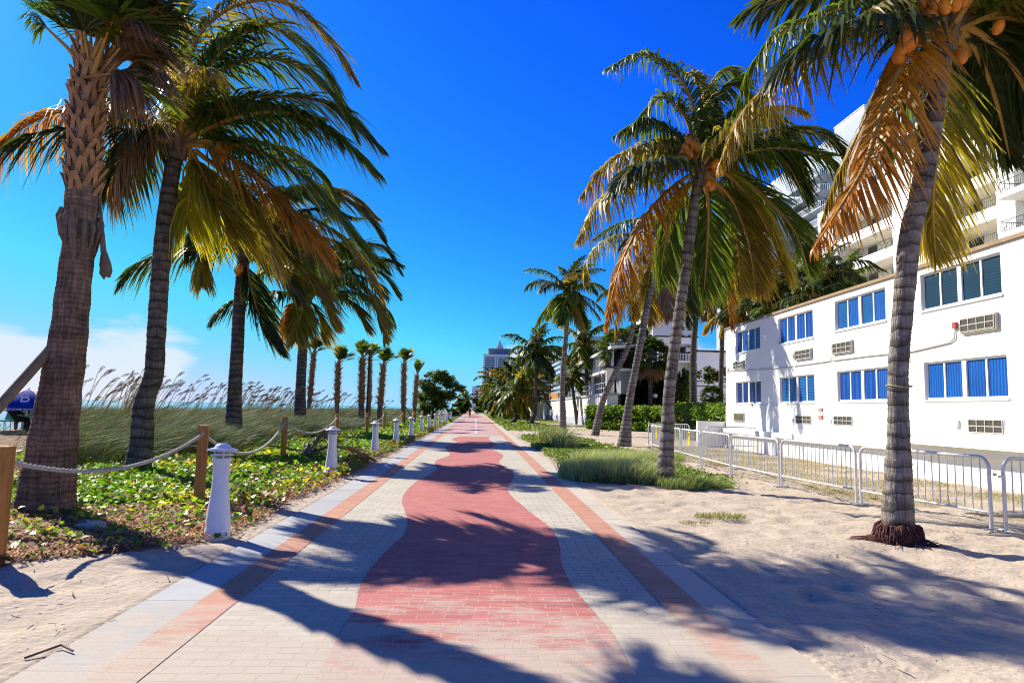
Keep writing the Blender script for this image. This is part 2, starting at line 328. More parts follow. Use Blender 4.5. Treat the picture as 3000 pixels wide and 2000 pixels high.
# ------------------------------------------------------------------ path
def paver_mat(name, c1, c2, mortar, bw=.2, bh=.1, rot=0.0, sand_near=True, msize=.006, noise=.12):
    M = bpy.data.materials.new(name); M.use_nodes = True; t = M.node_tree; b = t.nodes['Principled BSDF']; b.inputs['Roughness'].default_value = .85; b.inputs['Specular IOR Level'].default_value = .2
    tcn = NN(t, 'ShaderNodeTexCoord'); mpn = NN(t, 'ShaderNodeMapping'); mpn.inputs['Rotation'].default_value = (0, 0, rot); t.links.new(tcn.outputs['Object'], mpn.inputs[0])
    wn = NN(t, 'ShaderNodeTexNoise'); wn.inputs['Scale'].default_value = .35; t.links.new(tcn.outputs['Object'], wn.inputs['Vector'])
    wv = NN(t, 'ShaderNodeVectorMath', operation='SCALE'); t.links.new(wn.outputs['Color'], wv.inputs[0]); wv.inputs['Scale'].default_value = .35
    wa = NN(t, 'ShaderNodeVectorMath', operation='ADD'); t.links.new(mpn.outputs[0], wa.inputs[0]); t.links.new(wv.outputs[0], wa.inputs[1])
    bk = NN(t, 'ShaderNodeTexBrick'); bk.inputs['Color1'].default_value = (*c1, 1); bk.inputs['Color2'].default_value = (*c2, 1); bk.inputs['Mortar'].default_value = (*mortar, 1)
    bk.inputs['Scale'].default_value = 1; bk.inputs['Brick Width'].default_value = bw; bk.inputs['Row Height'].default_value = bh; bk.inputs['Mortar Size'].default_value = msize; bk.inputs['Mortar Smooth'].default_value = .2
    t.links.new(wa.outputs[0], bk.inputs['Vector'])
    n = NN(t, 'ShaderNodeTexNoise'); n.inputs['Scale'].default_value = 1.1; n.inputs['Detail'].default_value = 7; n.inputs['Roughness'].default_value = .65; t.links.new(tcn.outputs['Object'], n.inputs['Vector'])
    mr = NN(t, 'ShaderNodeMapRange'); mr.inputs['From Min'].default_value = .25; mr.inputs['From Max'].default_value = .75; mr.inputs['To Min'].default_value = 1-noise; mr.inputs['To Max'].default_value = 1+noise; t.links.new(n.outputs[0], mr.inputs['Value'])
    mu = NN(t, 'ShaderNodeMix', data_type='RGBA', blend_type='MULTIPLY'); mu.inputs['Factor'].default_value = 1; t.links.new(bk.outputs[0], mu.inputs[6]); t.links.new(mr.outputs[0], mu.inputs[7])
    col = mu.outputs[2]
    if sand_near:   # blown sand lies over the paving where people walk off the beach
        sp = NN(t, 'ShaderNodeSeparateXYZ'); t.links.new(tcn.outputs['Object'], sp.inputs[0])
        yr = NN(t, 'ShaderNodeMapRange'); yr.inputs['From Min'].default_value = 4.3; yr.inputs['From Max'].default_value = 7.6; yr.inputs['To Min'].default_value = .26; yr.inputs['To Max'].default_value = -.24
        t.links.new(sp.outputs['Y'], yr.inputs['Value'])
        n3 = NN(t, 'ShaderNodeTexNoise'); n3.inputs['Scale'].default_value = 1.5; n3.inputs['Detail'].default_value = 9; n3.inputs['Roughness'].default_value = .72
        sm2 = NN(t, 'ShaderNodeMapping'); sm2.inputs['Scale'].default_value = (1, 2.4, 1); t.links.new(tcn.outputs['Object'], sm2.inputs[0]); t.links.new(sm2.outputs[0], n3.inputs['Vector'])
        ad = NN(t, 'ShaderNodeMath', operation='ADD'); t.links.new(n3.outputs[0], ad.inputs[0]); t.links.new(yr.outputs[0], ad.inputs[1])
        # joints hold more sand
        ad2 = NN(t, 'ShaderNodeMath', operation='MULTIPLY_ADD'); t.links.new(bk.outputs['Fac'], ad2.inputs[0]); ad2.inputs[1].default_value = .12; t.links.new(ad.outputs[0], ad2.inputs[2])
        r2 = NN(t, 'ShaderNodeMapRange'); r2.inputs['From Min'].default_value = .52; r2.inputs['From Max'].default_value = .70; r2.inputs['To Max'].default_value = .88; t.links.new(ad2.outputs[0], r2.inputs['Value'])
        fs = NN(t, 'ShaderNodeTexNoise'); fs.inputs['Scale'].default_value = 90; fs.inputs['Detail'].default_value = 3; t.links.new(tcn.outputs['Object'], fs.inputs['Vector'])
        sc = NN(t, 'ShaderNodeMix', data_type='RGBA'); sc.inputs[6].default_value = (.35, .29, .225, 1); sc.inputs[7].default_value = (.51, .44, .35, 1); t.links.new(fs.outputs[0], sc.inputs['Factor'])
        mx = NN(t, 'ShaderNodeMix', data_type='RGBA'); t.links.new(r2.outputs[0], mx.inputs['Factor']); t.links.new(col, mx.inputs[6]); t.links.new(sc.outputs[2], mx.inputs[7]); col = mx.outputs[2]
        bp2 = NN(t, 'ShaderNodeBump'); bp2.inputs['Distance'].default_value = .006; hm = NN(t, 'ShaderNodeMath', operation='MULTIPLY'); t.links.new(r2.outputs[0], hm.inputs[0]); t.links.new(n3.outputs[0], hm.inputs[1])
        t.links.new(hm.outputs[0], bp2.inputs['Height'])
    t.links.new(col, b.inputs['Base Color'])
    bp = NN(t, 'ShaderNodeBump'); bp.inputs['Distance'].default_value = .003; bp.invert = True; t.links.new(bk.outputs['Fac'], bp.inputs['Height'])
    if sand_near: t.links.new(bp2.outputs[0], bp.inputs['Normal'])
    t.links.new(bp.outputs[0], b.inputs['Normal'])
    return M
m_red = paver_mat('red_pavers', (.37, .115, .10), (.44, .155, .135), (.36, .19, .16), .22, .105, msize=.0045)
m_cream = paver_mat('cream_pavers', (.41, .37, .295), (.47, .43, .35), (.27, .235, .185), .24, .115)
m_orange = paver_mat('orange_pavers', (.42, .205, .135), (.46, .245, .17), (.35, .18, .12), .40, .115)
m_grey = paver_mat('grey_kerb', (.335, .345, .345), (.37, .375, .37), (.17, .17, .17), 20, 1.5, msize=.012)
m_tan = paver_mat('tan_kerb', (.43, .385, .31), (.45, .40, .33), (.25, .22, .19), 20, 1.5, msize=.012)
m_mauve = paver_mat('mauve_pavers', (.40, .235, .215), (.46, .29, .265), (.36, .25, .22), .24, .115, sand_near=False)
m_line = mat('white_line_paint', (.82, .80, .76), .7, .2)
XL, XR = -2.62, 2.24
def strip(name, material, left, right, ysv, z):
    V = []; F = []
    for y in ysv:
        V += [(left(y), y, z), (right(y), y, z)]
    for i in range(len(ysv)-1): F.append((2*i, 2*i+1, 2*i+3, 2*i+2))
    return setp(MB().add(V, F).build(name, material), kind='structure')
def bend(y):   # the path swings gently left far away
    return -max(0.0, y-125)**2*.00045
def ysr(a, b, n): return list(np.linspace(a, b, n))
yl = ysr(0, 125, 126)+ysr(127, 330, 60)
c_ = lambda k: (lambda y: k+bend(y))
# slab under everything so the edge is a real step
mbp = MB()
for i in range(len(yl)-1):
    a, b = yl[i], yl[i+1]
    mbp.add([(XL+bend(a), a, 0), (XR+bend(a), a, 0), (XR+bend(b), b, 0), (XL+bend(b), b, 0), (XL+bend(a), a, -.14), (XR+bend(a), a, -.14), (XR+bend(b), b, -.14), (XL+bend(b), b, -.14)], [(0, 1, 2, 3), (0, 3, 7, 4), (1, 5, 6, 2)])
setp(mbp.build('path', m_cream), kind='structure')
strip('path_kerb_left', m_grey, c_(XL+.001), c_(-2.19), yl, .004)
strip('path_kerb_right', m_tan, c_(1.93), c_(XR-.001), yl, .004)
strip('path_band_left', m_orange, c_(-2.19), c_(-1.89), yl, .0045)
strip('path_band_right', m_orange, c_(1.60), c_(1.93), yl, .0045)
# wavy red centre
RL = [(1346, 1277), (1324, 1286), (1339, 1296), (1305, 1309), (1317, 1332), (1276, 1350), (1279, 1376), (1220, 1410), (1179, 1458), (1194, 1548), (1123, 1622), (1060, 1704), (1038, 1786), (1008, 1837), (918, 2000)]
RR = [(1436, 1277), (1432, 1286), (1454, 1301), (1439, 1313), (1473, 1332), (1462, 1354), (1506, 1388), (1488, 1436), (1547, 1495), (1614, 1548), (1640, 1600), (1644, 1644), (1674, 1711), (1741, 1793), (1793, 1853), (1870, 2000)]
def wavef(P):
    q = sorted([(G(*p).y, G(*p).x) for p in P]); yy = [a for a, b in q]; xx = [b for a, b in q]
    yy = [0.0]+yy; xx = [xx[0]]+xx
    def f(y):   # cubic through the points
        i = min(max(int(np.searchsorted(yy, y))-1, 0), len(yy)-2); h = yy[i+1]-yy[i]; t = min(max((y-yy[i])/h, 0), 1)
        def sl_(k):
            if k == 0 or k == len(yy)-1: return 0
            return (xx[k+1]-xx[k-1])/(yy[k+1]-yy[k-1])
        m0, m1 = sl_(i)*h, sl_(i+1)*h
        return (2*t**3-3*t*t+1)*xx[i]+(t**3-2*t*t+t)*m0+(-2*t**3+3*t*t)*xx[i+1]+(t**3-t*t)*m1
    return f
fl, fr = wavef(RL), wavef(RR)
strip('path_red_centre', m_red, fl, fr, ysr(0.0, 39.8, 400), .005)
yf = [y for y in yl if y >= 42 and y <= 118]
strip('path_mauve_field', m_mauve, c_(-1.89), c_(1.60), [42]+yf+[118], .005)
strip('path_red_field_far', m_red, lambda y: -1.2+bend(y)+.55*math.sin(y*.33), lambda y: 1.0+bend(y)+.5*math.sin(y*.29+1), ysr(121, 230, 220), .005)
strip('path_red_edge_far', m_mauve, c_(-1.89), c_(-.2), ysr(231, 330, 30), .005)
for k, yy in enumerate([46.4, 50.5, 56.1, 62.9, 70, 76.2, 82.4, 88.5, 94.7, 100.6, 106.6, 112.5]):
    setp(MB().add([(-.06, yy-1.0, .009), (.08, yy-1.0, .009), (.08, yy+1.0, .009), (-.06, yy+1.0, .009)], [(0, 1, 2, 3)]).build('path_dash', m_line), kind='structure')
setp(MB().add([(-1.3, 41.2, .009), (1.1, 41.2, .009), (1.1, 41.45, .009), (-1.3, 41.45, .009)], [(0, 1, 2, 3)]).build('path_crossline', m_line), kind='structure')

# ------------------------------------------------------------------ foliage helpers
def unit(v): return v/np.maximum(np.linalg.norm(v, axis=-1, keepdims=True), 1e-9)
def leaves(name, P, size, cols, up=.5, asp=.6, rng=RNG, fold=.15, bias=None):
    """one small folded leaf per point"""
    n = len(P); P = np.asarray(P, float); size = np.broadcast_to(np.asarray(size, float), (n,))[:, None]
    a = rng.normal(size=(n, 3)); a[:, 2] *= .6
    if bias is not None: a += np.array(bias)
    a = unit(a); nrm = rng.normal(size=(n, 3))*(1-up)+np.array([0, 0, 1.0])*up*2; nrm = unit(nrm - a*(nrm*a).sum(1, keepdims=True)); s = np.cross(a, nrm)
    V = np.stack([P-a*size*.5, P+s*size*asp*.5+nrm*size*fold, P+a*size*.5, P-s*size*asp*.5+nrm*size*fold], 1).reshape(-1, 3)
    Q = np.arange(n*4).reshape(n, 4); return V, Q, np.repeat(cols, 4, 0)
def blades(P, length, width, lean, rng, cols, droop=.5, seg=3):
    n = len(P); P = np.asarray(P, float); L = np.broadcast_to(length, (n,))[:, None]; w = np.broadcast_to(width, (n,))[:, None]
    d = rng.normal(size=(n, 3))*.28; d[:, 2] = 1; d += np.array(lean)*.5; d = unit(d); lean = np.array(lean, float)
    s = unit(np.cross(d, rng.normal(size=(n, 3)))); V = []
    for k in range(seg+1):
        t = k/seg; c = P+d*L*t*(1-.15*t)+(lean*droop*.6+np.array([0, 0, -.55*droop]))*L*t*t
        ww = w*(1-.85*t**1.5); V += [c-s*ww/2, c+s*ww/2]
    V = np.stack(V, 1); k2 = 2*(seg+1); b = (np.arange(n)*k2)[:, None]
    Q = np.concatenate([b+np.array([[2*k, 2*k+1, 2*k+3, 2*k+2]]) for k in range(seg)], 1).reshape(-1, 4)
    return V.reshape(-1, 3), Q, np.repeat(cols, k2, 0)
def jcol(n, a, b, rng=RNG, j=.15):
    t = rng.random((n, 1)); c = np.array(a)*(1-t)+np.array(b)*t; return np.clip(c*(1+rng.normal(size=(n, 1))*j), .004, 1)
def merge(parts):
    V = []; Q = []; K = []; o = 0
    for v, q, k in parts: V.append(v); Q.append(q+o); K.append(k); o += len(v)
    return np.concatenate(V), np.concatenate(Q), np.concatenate(K)
def crom(P, n):
    """resample a polyline smoothly to n points by arc length"""
    P = np.array([tuple(p) for p in P], float)
    if len(P) == 2: P = np.array([P[0], (P[0]+P[1])/2, P[1]])
    Pe = np.vstack([2*P[0]-P[1], P, 2*P[-1]-P[-2]]); o = []
    for i in range(1, len(Pe)-2):
        for t in np.linspace(0, 1, 14, endpoint=False):
            a, b, c, d = Pe[i-1:i+3]; o.append(.5*((2*b)+(c-a)*t+(2*a-5*b+4*c-d)*t*t+(3*b-a-3*c+d)*t**3))
    o.append(P[-1]); o = np.array(o); s = np.r_[0, np.cumsum(np.linalg.norm(np.diff(o, axis=0), axis=1))]
    u = np.linspace(0, s[-1], n); return np.stack([np.interp(u, s, o[:, k]) for k in range(3)], 1)
PAL = {  # leaflet colours: (young green, sun yellowed, dry tip); 'd' dark green, shade of backlit crowns painted in
 'g': ((.045, .11, .012), (.13, .19, .018), .14), 'y': ((.12, .18, .018), (.42, .33, .03), .3),
 'o': ((.30, .17, .015), (.46, .20, .02), .6), 'm': ((.07, .14, .014), (.32, .21, .025), .35),
 'b': ((.16, .10, .06), (.30, .20, .12), .8), 'd': ((.022, .05, .012), (.06, .085, .018), .08), 'v': ((.22, .30, .02), (.60, .52, .04), .1)}
def frond_arrays(pts, L=.85, n=75, w=.036, droop=.55, kind='g', rng=RNG, wind=(.16, 0, 0), seg=3, start=.12):
    L *= 1.28; w *= 1.3; n = int(n*1.25)
    c = crom(pts, n+1); t = np.linspace(0, 1, n+1); tan = unit(np.gradient(c, axis=0))
    upv = np.array([0, 0, 1.0]); side = np.cross(tan, upv); bad = np.linalg.norm(side, axis=1) < .12
    side[bad] = side[~bad].mean(0) if (~bad).any() else np.array([1, 0, 0.]); side = unit(side)
    for i in range(1, len(side)):
        if side[i] @ side[i-1] < 0: side[i] = -side[i]
    nrm = unit(np.cross(side, tan)); nrm *= np.sign(nrm[:, 2:3]+1e-6)
    parts = []; k0 = int(start*n)
    ca, cb, dry = PAL[kind]
    for sgn in (-1, 1):
        i = np.arange(k0, n+1); tt = t[i][:, None]; m_ = len(i)
        prof = np.clip(np.sin(np.pi*np.clip(tt*.86+.13, 0, 1))**.7, .18, 1)*(1-.28*tt)
        ln = L*prof*(1+rng.normal(size=(m_, 1))*.09)
        a = .45+.75*tt+rng.normal(size=(m_, 1))*.09
        d = unit(sgn*side[i]*np.cos(a)+tan[i]*np.sin(a)+nrm[i]*(.22+.06*rng.normal(size=(m_, 1)))+rng.normal(size=(m_, 3))*.03)
        wd = tan[i]+rng.normal(size=(m_, 3))*.22; wd = unit(wd-d*(wd*d).sum(1, keepdims=True))
        dr = droop*(1+rng.normal(size=(m_, 1))*.22); V = []
        for k in range(seg+1):
            s = k/seg; p = c[i]+d*ln*s*(1-.30*dr*s)+np.array([0, 0, -1.0])*ln*dr*s*s*.92+np.array(wind)*ln*s*s
            ww = w*[.5, 1, .8, .12][int(round(s*3))]*np.ones((m_, 1)); V += [p-wd*ww/2, p+wd*ww/2]
        V = np.stack(V, 1); k2 = 2*(seg+1); b = (np.arange(m_)*k2)[:, None]
        Qd = np.concatenate([b+np.array([[2*k, 2*k+1, 2*k+3, 2*k+2]]) for k in range(seg)], 1).reshape(-1, 4)
        mixv = np.clip(rng.random((m_, 1))*.6+.45*tt*(1.3 if kind in 'moy' else .6), 0, 1); cc = np.array(ca)*(1-mixv)+np.array(cb)*mixv
        cc = np.clip(cc*(1+rng.normal(size=(m_, 1))*.18), .003, 1); cv = np.repeat(cc, k2, 0).reshape(m_, k2, 3)
        tip = np.linspace(0, 1, seg+1).repeat(2)[None, :, None]**2*dry*(rng.random((m_, 1, 1))*.9)
        cv = cv*(1-tip)+np.array([.34, .19, .08])*tip
        parts.append((V.reshape(-1, 3), Qd, cv.reshape(-1, 3)))
    return merge(parts), c
def rachis_mb(c, r0, r1=.006):
    n = len(c); k = [0]+list(range(2, n, max(1, n//16)))+[n-1]; k = sorted(set(k))
    return MB().tube([c[i] for i in k], [1.35*r0*(1-(i/(n-1)))**.8+r1 for i in k], 6, sq=1)
def make_frond(parent, pts, kind='g', L=.85, n=75, w=.036, droop=.55, rng=RNG, r0=.035, name='frond', off=None, wind=(.30, 0, -.05)):
    """pts in world space; parent at off"""
    off = Vector(parent.location) if off is None else off
    pts = [Vector(p)-off for p in pts]
    (V, Qd, K), c = frond_arrays(pts, L, n, w, droop, kind, rng, wind)
    o = link(name, arr_mesh(name, V, Qd, leafm, K), parent)
    mb = rachis_mb(c, r0); rc = mb.build('rachis', rachm if kind != 'b' else sheathm, o)
    return o
def trunk(parent, pts, radii, material, name='trunk', ring=.10, amp=.05, n=18, off=None, base_flare=None):
    off = Vector(parent.location) if off is None else off
    c = crom([Vector(p)-off for p in pts], 60); s = np.r_[0, np.cumsum(np.linalg.norm(np.diff(c, axis=0), axis=1))]; Ltot = s[-1]
    N = max(12, int(Ltot/(ring/3))); u = np.linspace(0, Ltot, N)
    C3 = np.stack([np.interp(u, s, c[:, k]) for k in range(3)], 1)
    r = np.interp(u/Ltot, np.linspace(0, 1, len(radii)), radii)
    ph = (u/ring+1.6*vnoise(u*2.3, u*0+3.3, 12)+.3*np.sin(u*7)) % 1.0; r = r*(1+.9*amp*(ph-.5)+.02*np.sin(u*13))
    vs = []; tt = unit(np.gradient(C3, axis=0)); a = unit(np.cross(tt, [0, 1, 0])); b = np.cross(tt, a)
    w = np.linspace(0, 2*np.pi, n, endpoint=False)
    wob = 1+.035*(vnoise(w[None, :]*2+0*u[:, None], u[:, None]*3, 4)-.5)+.05*(vnoise(np.cos(w)[None, :]*3+5, u[:, None]*1.3+np.sin(w)[None, :]*2, 8)-.5)
    tilt = .018*np.sin(w[None, :]*1+u[:, None]*2)
    V = C3[:, None, :]+a[:, None, :]*(np.cos(w)[None, :, None]*(r[:, None]*wob)[..., None])+b[:, None, :]*(np.sin(w)[None, :, None]*(r[:, None]*wob)[..., None])+tt[:, None, :]*tilt[..., None]
    ii = np.arange(N*n).reshape(N, n); Qd = np.stack([ii[:-1], np.roll(ii, -1, 1)[:-1], np.roll(ii, -1, 1)[1:], ii[1:]], -1).reshape(-1, 4)
    return link(name, arr_mesh(name, V.reshape(-1, 3), Qd, material, smooth=True), parent)
def nuts(parent, centre, offs, r=.11, material=None, off=None, rng=random):
    off = Vector(parent.location) if off is None else off
    for o in offs:
        M = Matrix.Rotation(rng.uniform(0, 3), 3, 'Z') @ Matrix.Rotation(rng.uniform(-.6, .6), 3, 'X')
        q = r*rng.uniform(.85, 1.12)
        MB().ball(Vector(centre)-off+Vector(o), q*.85, q*.85, q*1.15, 12, 8, M).build('coconut', material or nutm, parent)
def stalks(parent, centre, n=40, L=.5, off=None, name='flower_stalk', material=None, up=.4, rng=random):
    off = Vector(parent.location) if off is None else off; mb = MB(); c = Vector(centre)-off
    for k in range(n):
        d = Vector((rng.gauss(0, 1), rng.gauss(0, 1), rng.gauss(up, .7))).normalized(); l = L*rng.uniform(.5, 1)
        mb.tube([c, c+d*l*.5, c+d*l+Vector((0, 0, -l*.3))], [.009, .007, .003], 4, False)
    return mb.build(name, material or fibrem, parent)
def crown_heart(parent, centre, top_r, off=None, n=10, h=.7):
    """fibrous sheaths wrapping the top of the trunk"""
    off = Vector(parent.location) if off is None else off; c = Vector(centre)-off; mb = MB()
    for k in range(n):
        a = 2*math.pi*k/n+.3*k; d = Vector((math.cos(a), math.sin(a), 0)); z0 = -h*.45+.05*(k % 3)
        mb.tube([c+d*top_r*.5+Vector((0, 0, z0)), c+d*top_r*1.05+Vector((0, 0, 0)), c+d*(top_r*1.3+.14)+Vector((0, 0, h*.5))], [top_r*.55, top_r*.5, .045], 7, sq=.5)
    mb.ball(c+Vector((0, 0, .05)), top_r*1.0, top_r*1.0, h*.45)
    return mb.build('leaf_sheath', sheathm, parent)

# shared generic frond shapes (local: starts at origin, runs along +X)
def arc(el, L, bendv, n=9, sag=1.0):
    p = Vector((0, 0, 0)); out_ = [p.copy()]; a = el
    for i in range(n):
        st = L/n; p = p+Vector((math.cos(a), 0, math.sin(a)))*st; out_.append(p.copy()); a -= bendv/n*(.6+.9*i/n)*sag; a = max(a, R(-86))
    return out_
ARCH = {}
def arch(key, el, L, bendv, kind, ll=.82, n=44, w=.05, droop=.7, seed=1):
    k = (key, kind, n)
    if k in ARCH: return ARCH[k]
    rng = np.random.default_rng(seed+hash(key) % 97)
    (V, Qd, K), c = frond_arrays(arc(el, L, bendv), ll, n, w*1.25, droop, kind, rng, (0, 0, 0))
    me = arr_mesh('frond', V, Qd, leafm, K); r = rachis_mb(c, .03); rm = bpy.data.meshes.new('rachis'); rm.from_pydata(r.v, [], r.f); rm.materials.append(rachm)
    ARCH[k] = (me, rm, (V, Qd, K), c); return ARCH[k]
def generic_palm(name, px_pts, Yd, label, cat='palm tree', group=None, nf=22, scale=1.0, kinds='ggmgy', bark=None, r=(.2, .15, .13, .12), nutn=5, nutmat=None, seed=1, detail=44, base=None, pts=None, wind=.35, flop=0.0):
    rng = random.Random(seed)
    P3 = pts or [D(px, py, Yd) for px, py in px_pts]
    b0 = Vector(base) if base is not None else P3[0]
    root = empty(name, b0, label, cat, group)
    trunk(root, P3, r, bark or barkm, ring=.12, n=12)
    top = P3[-1]; rel = top-b0
    els = [(78, 2.6, 70), (58, 3.0, 85), (38, 3.2, 95), (18, 3.2, 85), (-5, 3.0, 55), (-30, 2.7, 35), (-52, 2.4, 20)]
    for k in range(nf):
        f_ = k/nf; e, L, bd = els[min(6, int((f_+flop*.3)*7))] if f_+flop*.3 < 1 else els[6]
        kind = kinds[rng.randrange(len(kinds))]
        if e < -5 and rng.random() < .3: kind = rng.choice([kinds[-1], 'm'])
        me, rm, _, _ = arch(('a', e), R(e), L, R(bd), kind, n=detail, w=.055 if detail > 40 else .085)
        o = link('frond', me, root, rel); az = k*2.399+rng.uniform(-.3, .3)
        # the sea breeze pushes fronds inland (+X)
        az = math.atan2(math.sin(az), math.cos(az)+wind)
        o.rotation_euler = (rng.uniform(-.25, .25), rng.uniform(-.12, .12), az); s = scale*rng.uniform(.85, 1.1); o.scale = (s, s, s)
        link('rachis', rm, o)
    if nutn:
        nuts(root, top, [(rng.uniform(-.3, .3), rng.uniform(-.35, .1), rng.uniform(-.4, .05)) for _ in range(nutn)], .12, nutmat, rng=rng)
        stalks(root, top+Vector((0, 0, .1)), 18, .5, rng=rng)
    crown_heart(root, top, r[-1]*.9, n=7)
    return root
FARC = {}
def far_crown(key, kinds='dg', nf=20, seed=3, kindsel=None):
    if key in FARC: return FARC[key]
    rng = random.Random(seed); els = [(78, 2.6, 70), (55, 3.0, 85), (32, 3.2, 95), (8, 3.2, 90), (-18, 2.9, 60), (-50, 2.6, 30)]; parts = []
    for k in range(nf):
        e, L, bd = els[int(k/nf*6)]; _, _, (V, Qd, K), c = arch(('f', e), R(e), L, R(bd), kinds[rng.randrange(len(kinds))], n=30, w=.12)
        az = k*2.399+rng.uniform(-.3, .3); az = math.atan2(math.sin(az), math.cos(az)+.3); M = np.array(Matrix.Rotation(az, 3, 'Z') @ Matrix.Rotation(rng.uniform(-.2, .2), 3, 'X'))
        parts.append((V @ M.T, Qd, K))
    V, Qd, K = merge(parts); FARC[key] = arr_mesh('crown', V, Qd, leafm, K); return FARC[key]
def far_palm(x, y, h, label, group, lean=(0, 0), s=1.0, key='f1', kinds='dg', r=.14, name='coconut_palm', bark=None, curve=0.0, rz=0.0):
    b = onT(x, y); root = empty(name, b, label, 'palm tree', group)
    top = b+Vector((lean[0], lean[1], h)); mid = b+Vector((lean[0]*.35+curve, lean[1]*.3, h*.5))
    trunk(root, [b-Vector((0, 0, .1)), mid, top], (r*1.4, r, r*.85, r*.8), bark or barkm, n=8, ring=.2)
    o = link('crown', far_crown(key, kinds, seed=len(FARC)+3), root, top-b); o.scale = (s,)*3; o.rotation_euler = (0, 0, rz)
    return root

# ------------------------------------------------------------------ fan palm leaves (sabal)
def fan_arrays(base, direction, petiole, R_, kind, rng, spread=2.3, n=30, droop=.35, w=.045):
    """petiole from base along direction, then a fan of blades of length R_"""
    base = np.array(base, float); d = unit(np.array(direction, float)[None])[0]
    hub = base+d*petiole+np.array([0, 0, -.06*petiole])
    s = np.cross(d, [0, 0, 1.0]); s = s/np.linalg.norm(s) if np.linalg.norm(s) > .05 else np.array([1., 0, 0]); nr = np.cross(s, d)
    ang = np.linspace(-spread/1.0, spread/1.0, n)*.5*1.0; ang = ang*1.25
    ca, cb, dry = PAL[kind]; V = []; 
    for a in ang:
        dd = d*math.cos(a)+s*math.sin(a)+nr*.12*rng.normal(); dd /= np.linalg.norm(dd); L = R_*(1-.22*abs(a)/1.5)*(1+.06*rng.normal())
        wd = np.cross(dd, nr); wd /= np.linalg.norm(wd); row = []
        for k, (t, ww) in enumerate(((0, .25), (.33, 1.0), (.66, .8), (1, .08))):
            p = hub+dd*L*t*(1-.2*droop*t)+np.array([.12, 0, -1])*L*droop*max(0, t-.25)**2*1.2
            row += [p-wd*w*ww*.5*(L/.8), p+wd*w*ww*.5*(L/.8)+nr*.01]
        V.append(row)
    V = np.array(V).reshape(-1, 3); b = (np.arange(n)*8)[:, None]; Qd = np.concatenate([b+np.array([[2*k, 2*k+1, 2*k+3, 2*k+2]]) for k in range(3)], 1).reshape(-1, 4)
    mv = rng.random((n, 1)); K = np.repeat(np.clip((np.array(ca)*(1-mv)+np.array(cb)*mv)*(1+rng.normal(size=(n, 1))*.15), .003, 1), 8, 0)
    return (V, Qd, K), [base, (base+hub)/2+np.array([0, 0, .02]), hub]
def sabal_boots(n, h0, h1, r, rng, size=.2, centre=None, flare=.55):
    """criss-cross leaf boots wrapped round the trunk, one mesh"""
    mb = MB()
    for k in range(n):
        f_ = k/n; z = h0+(h1-h0)*f_; a = k*2.399; c = centre(z) if centre else Vector((0, 0, z)); rr = r(z)
        d = Vector((math.cos(a), math.sin(a), 0)); sd_ = Vector((-math.sin(a), math.cos(a), 0)); L = size*rng.uniform(.8, 1.25); w = size*.5
        for sg in (-1, 1):
            p0 = c+d*rr*.92+sd_*sg*w*.9; p1 = c+d*(rr*1.03+L*flare*.3)+sd_*sg*w*.30+Vector((0, 0, L*.6)); p2 = c+d*(rr+L*flare)+Vector((0, 0, L))
            mb.add([p0-d*.02, p0+sd_*sg*-w*.55, p1+sd_*-sg*w*.25+d*.02, p1+sd_*sg*w*.3, p2+sd_*sg*w*.34, p2-sd_*sg*w*.05+d*.01,
                    p0-d*.05-Vector((0, 0, .02)), p1-d*.04, p2-d*.03],
                   [(0, 1, 2, 3), (3, 2, 5, 4), (0, 3, 7, 6), (3, 4, 8, 7), (4, 5, 8)])
    return mb
exec_parts = []

# ================================================================== LEFT SIDE
# --- big sabal palm with leaf boots
SB = GT(130, 1500)
sabal = empty('sabal_palm', SB, 'thick sabal palm with criss-cross leaf boots and a ragged fan crown, propped by a pole', 'palm tree')
sp = [(130, 1500), (150, 1330), (163, 1234), (178, 1133), (199, 1000), (223, 775), (234, 690), (245, 459), (255, 306), (268, 205)]
SP = [D(px, py, SB.y) for px, py in sp]; SP[0] = SB-Vector((0, 0, .08))
trunk(sabal, SP, (.385, .315, .275, .25, .225, .21, .21, .20, .20, .18), sabalm, ring=.07, amp=.035, n=28)
zc = sorted([(p.z-SB.z, p.x-SB.x, p.y-SB.y) for p in SP]); zz = [a[0] for a in zc]
def scen(z): return Vector((np.interp(z, zz, [a[1] for a in zc]), np.interp(z, zz, [a[2] for a in zc]), z))
rg = random.Random(5); SF = SB.y/9.14
mbb = sabal_boots(84, 4.05*SF, 6.1*SF, lambda z: .195, rg, .26, scen, .34); mbb.build('leaf_boots', bootm, sabal)
# torn lower skirt and hanging pieces
mbs = MB()
for k in range(14):
    a = k*.45; d = Vector((math.cos(a), math.sin(a), 0)); c = scen(3.85*SF+rg.uniform(-.1, .1))
    mbs.tube([c+d*.22, c+d*.26+Vector((0, 0, -.12)), c+d*.23+Vector((0, 0, -.28-rg.random()*.25))], [.05, .05, .012], 5, sq=.35)
mbs.tube([scen(3.9*SF)+Vector((.02, -.26, 0)), scen(3.6*SF)+Vector((.05, -.27, 0)), scen(3.2*SF)+Vector((.12, -.27, 0))], [.03, .06, .02], 6, sq=.4)
mbs.build('torn_sheath', sheathm, sabal)
def wpt(px, py, Yd): return D(px, py, Yd)-SB
mbh = MB(); mbh.tube([wpt(285, 420, 10.0), wpt(290, 540, 9.95), wpt(296, 640, 9.9), wpt(304, 740, 9.9)], [.02, .022, .028, .04], 7)
mbh.tube([wpt(304, 735, 9.9), wpt(308, 775, 9.9), wpt(314, 800, 9.9), wpt(322, 812, 9.9)], [.04, .085, .08, .015], 8, sq=.4)
mbh.tube([wpt(305, 770, 9.9), wpt(303, 800, 9.9), wpt(305, 818, 9.9)], [.05, .06, .01], 6, sq=.4)
mbh.build('dead_leaf_stalk', sheathm, sabal)
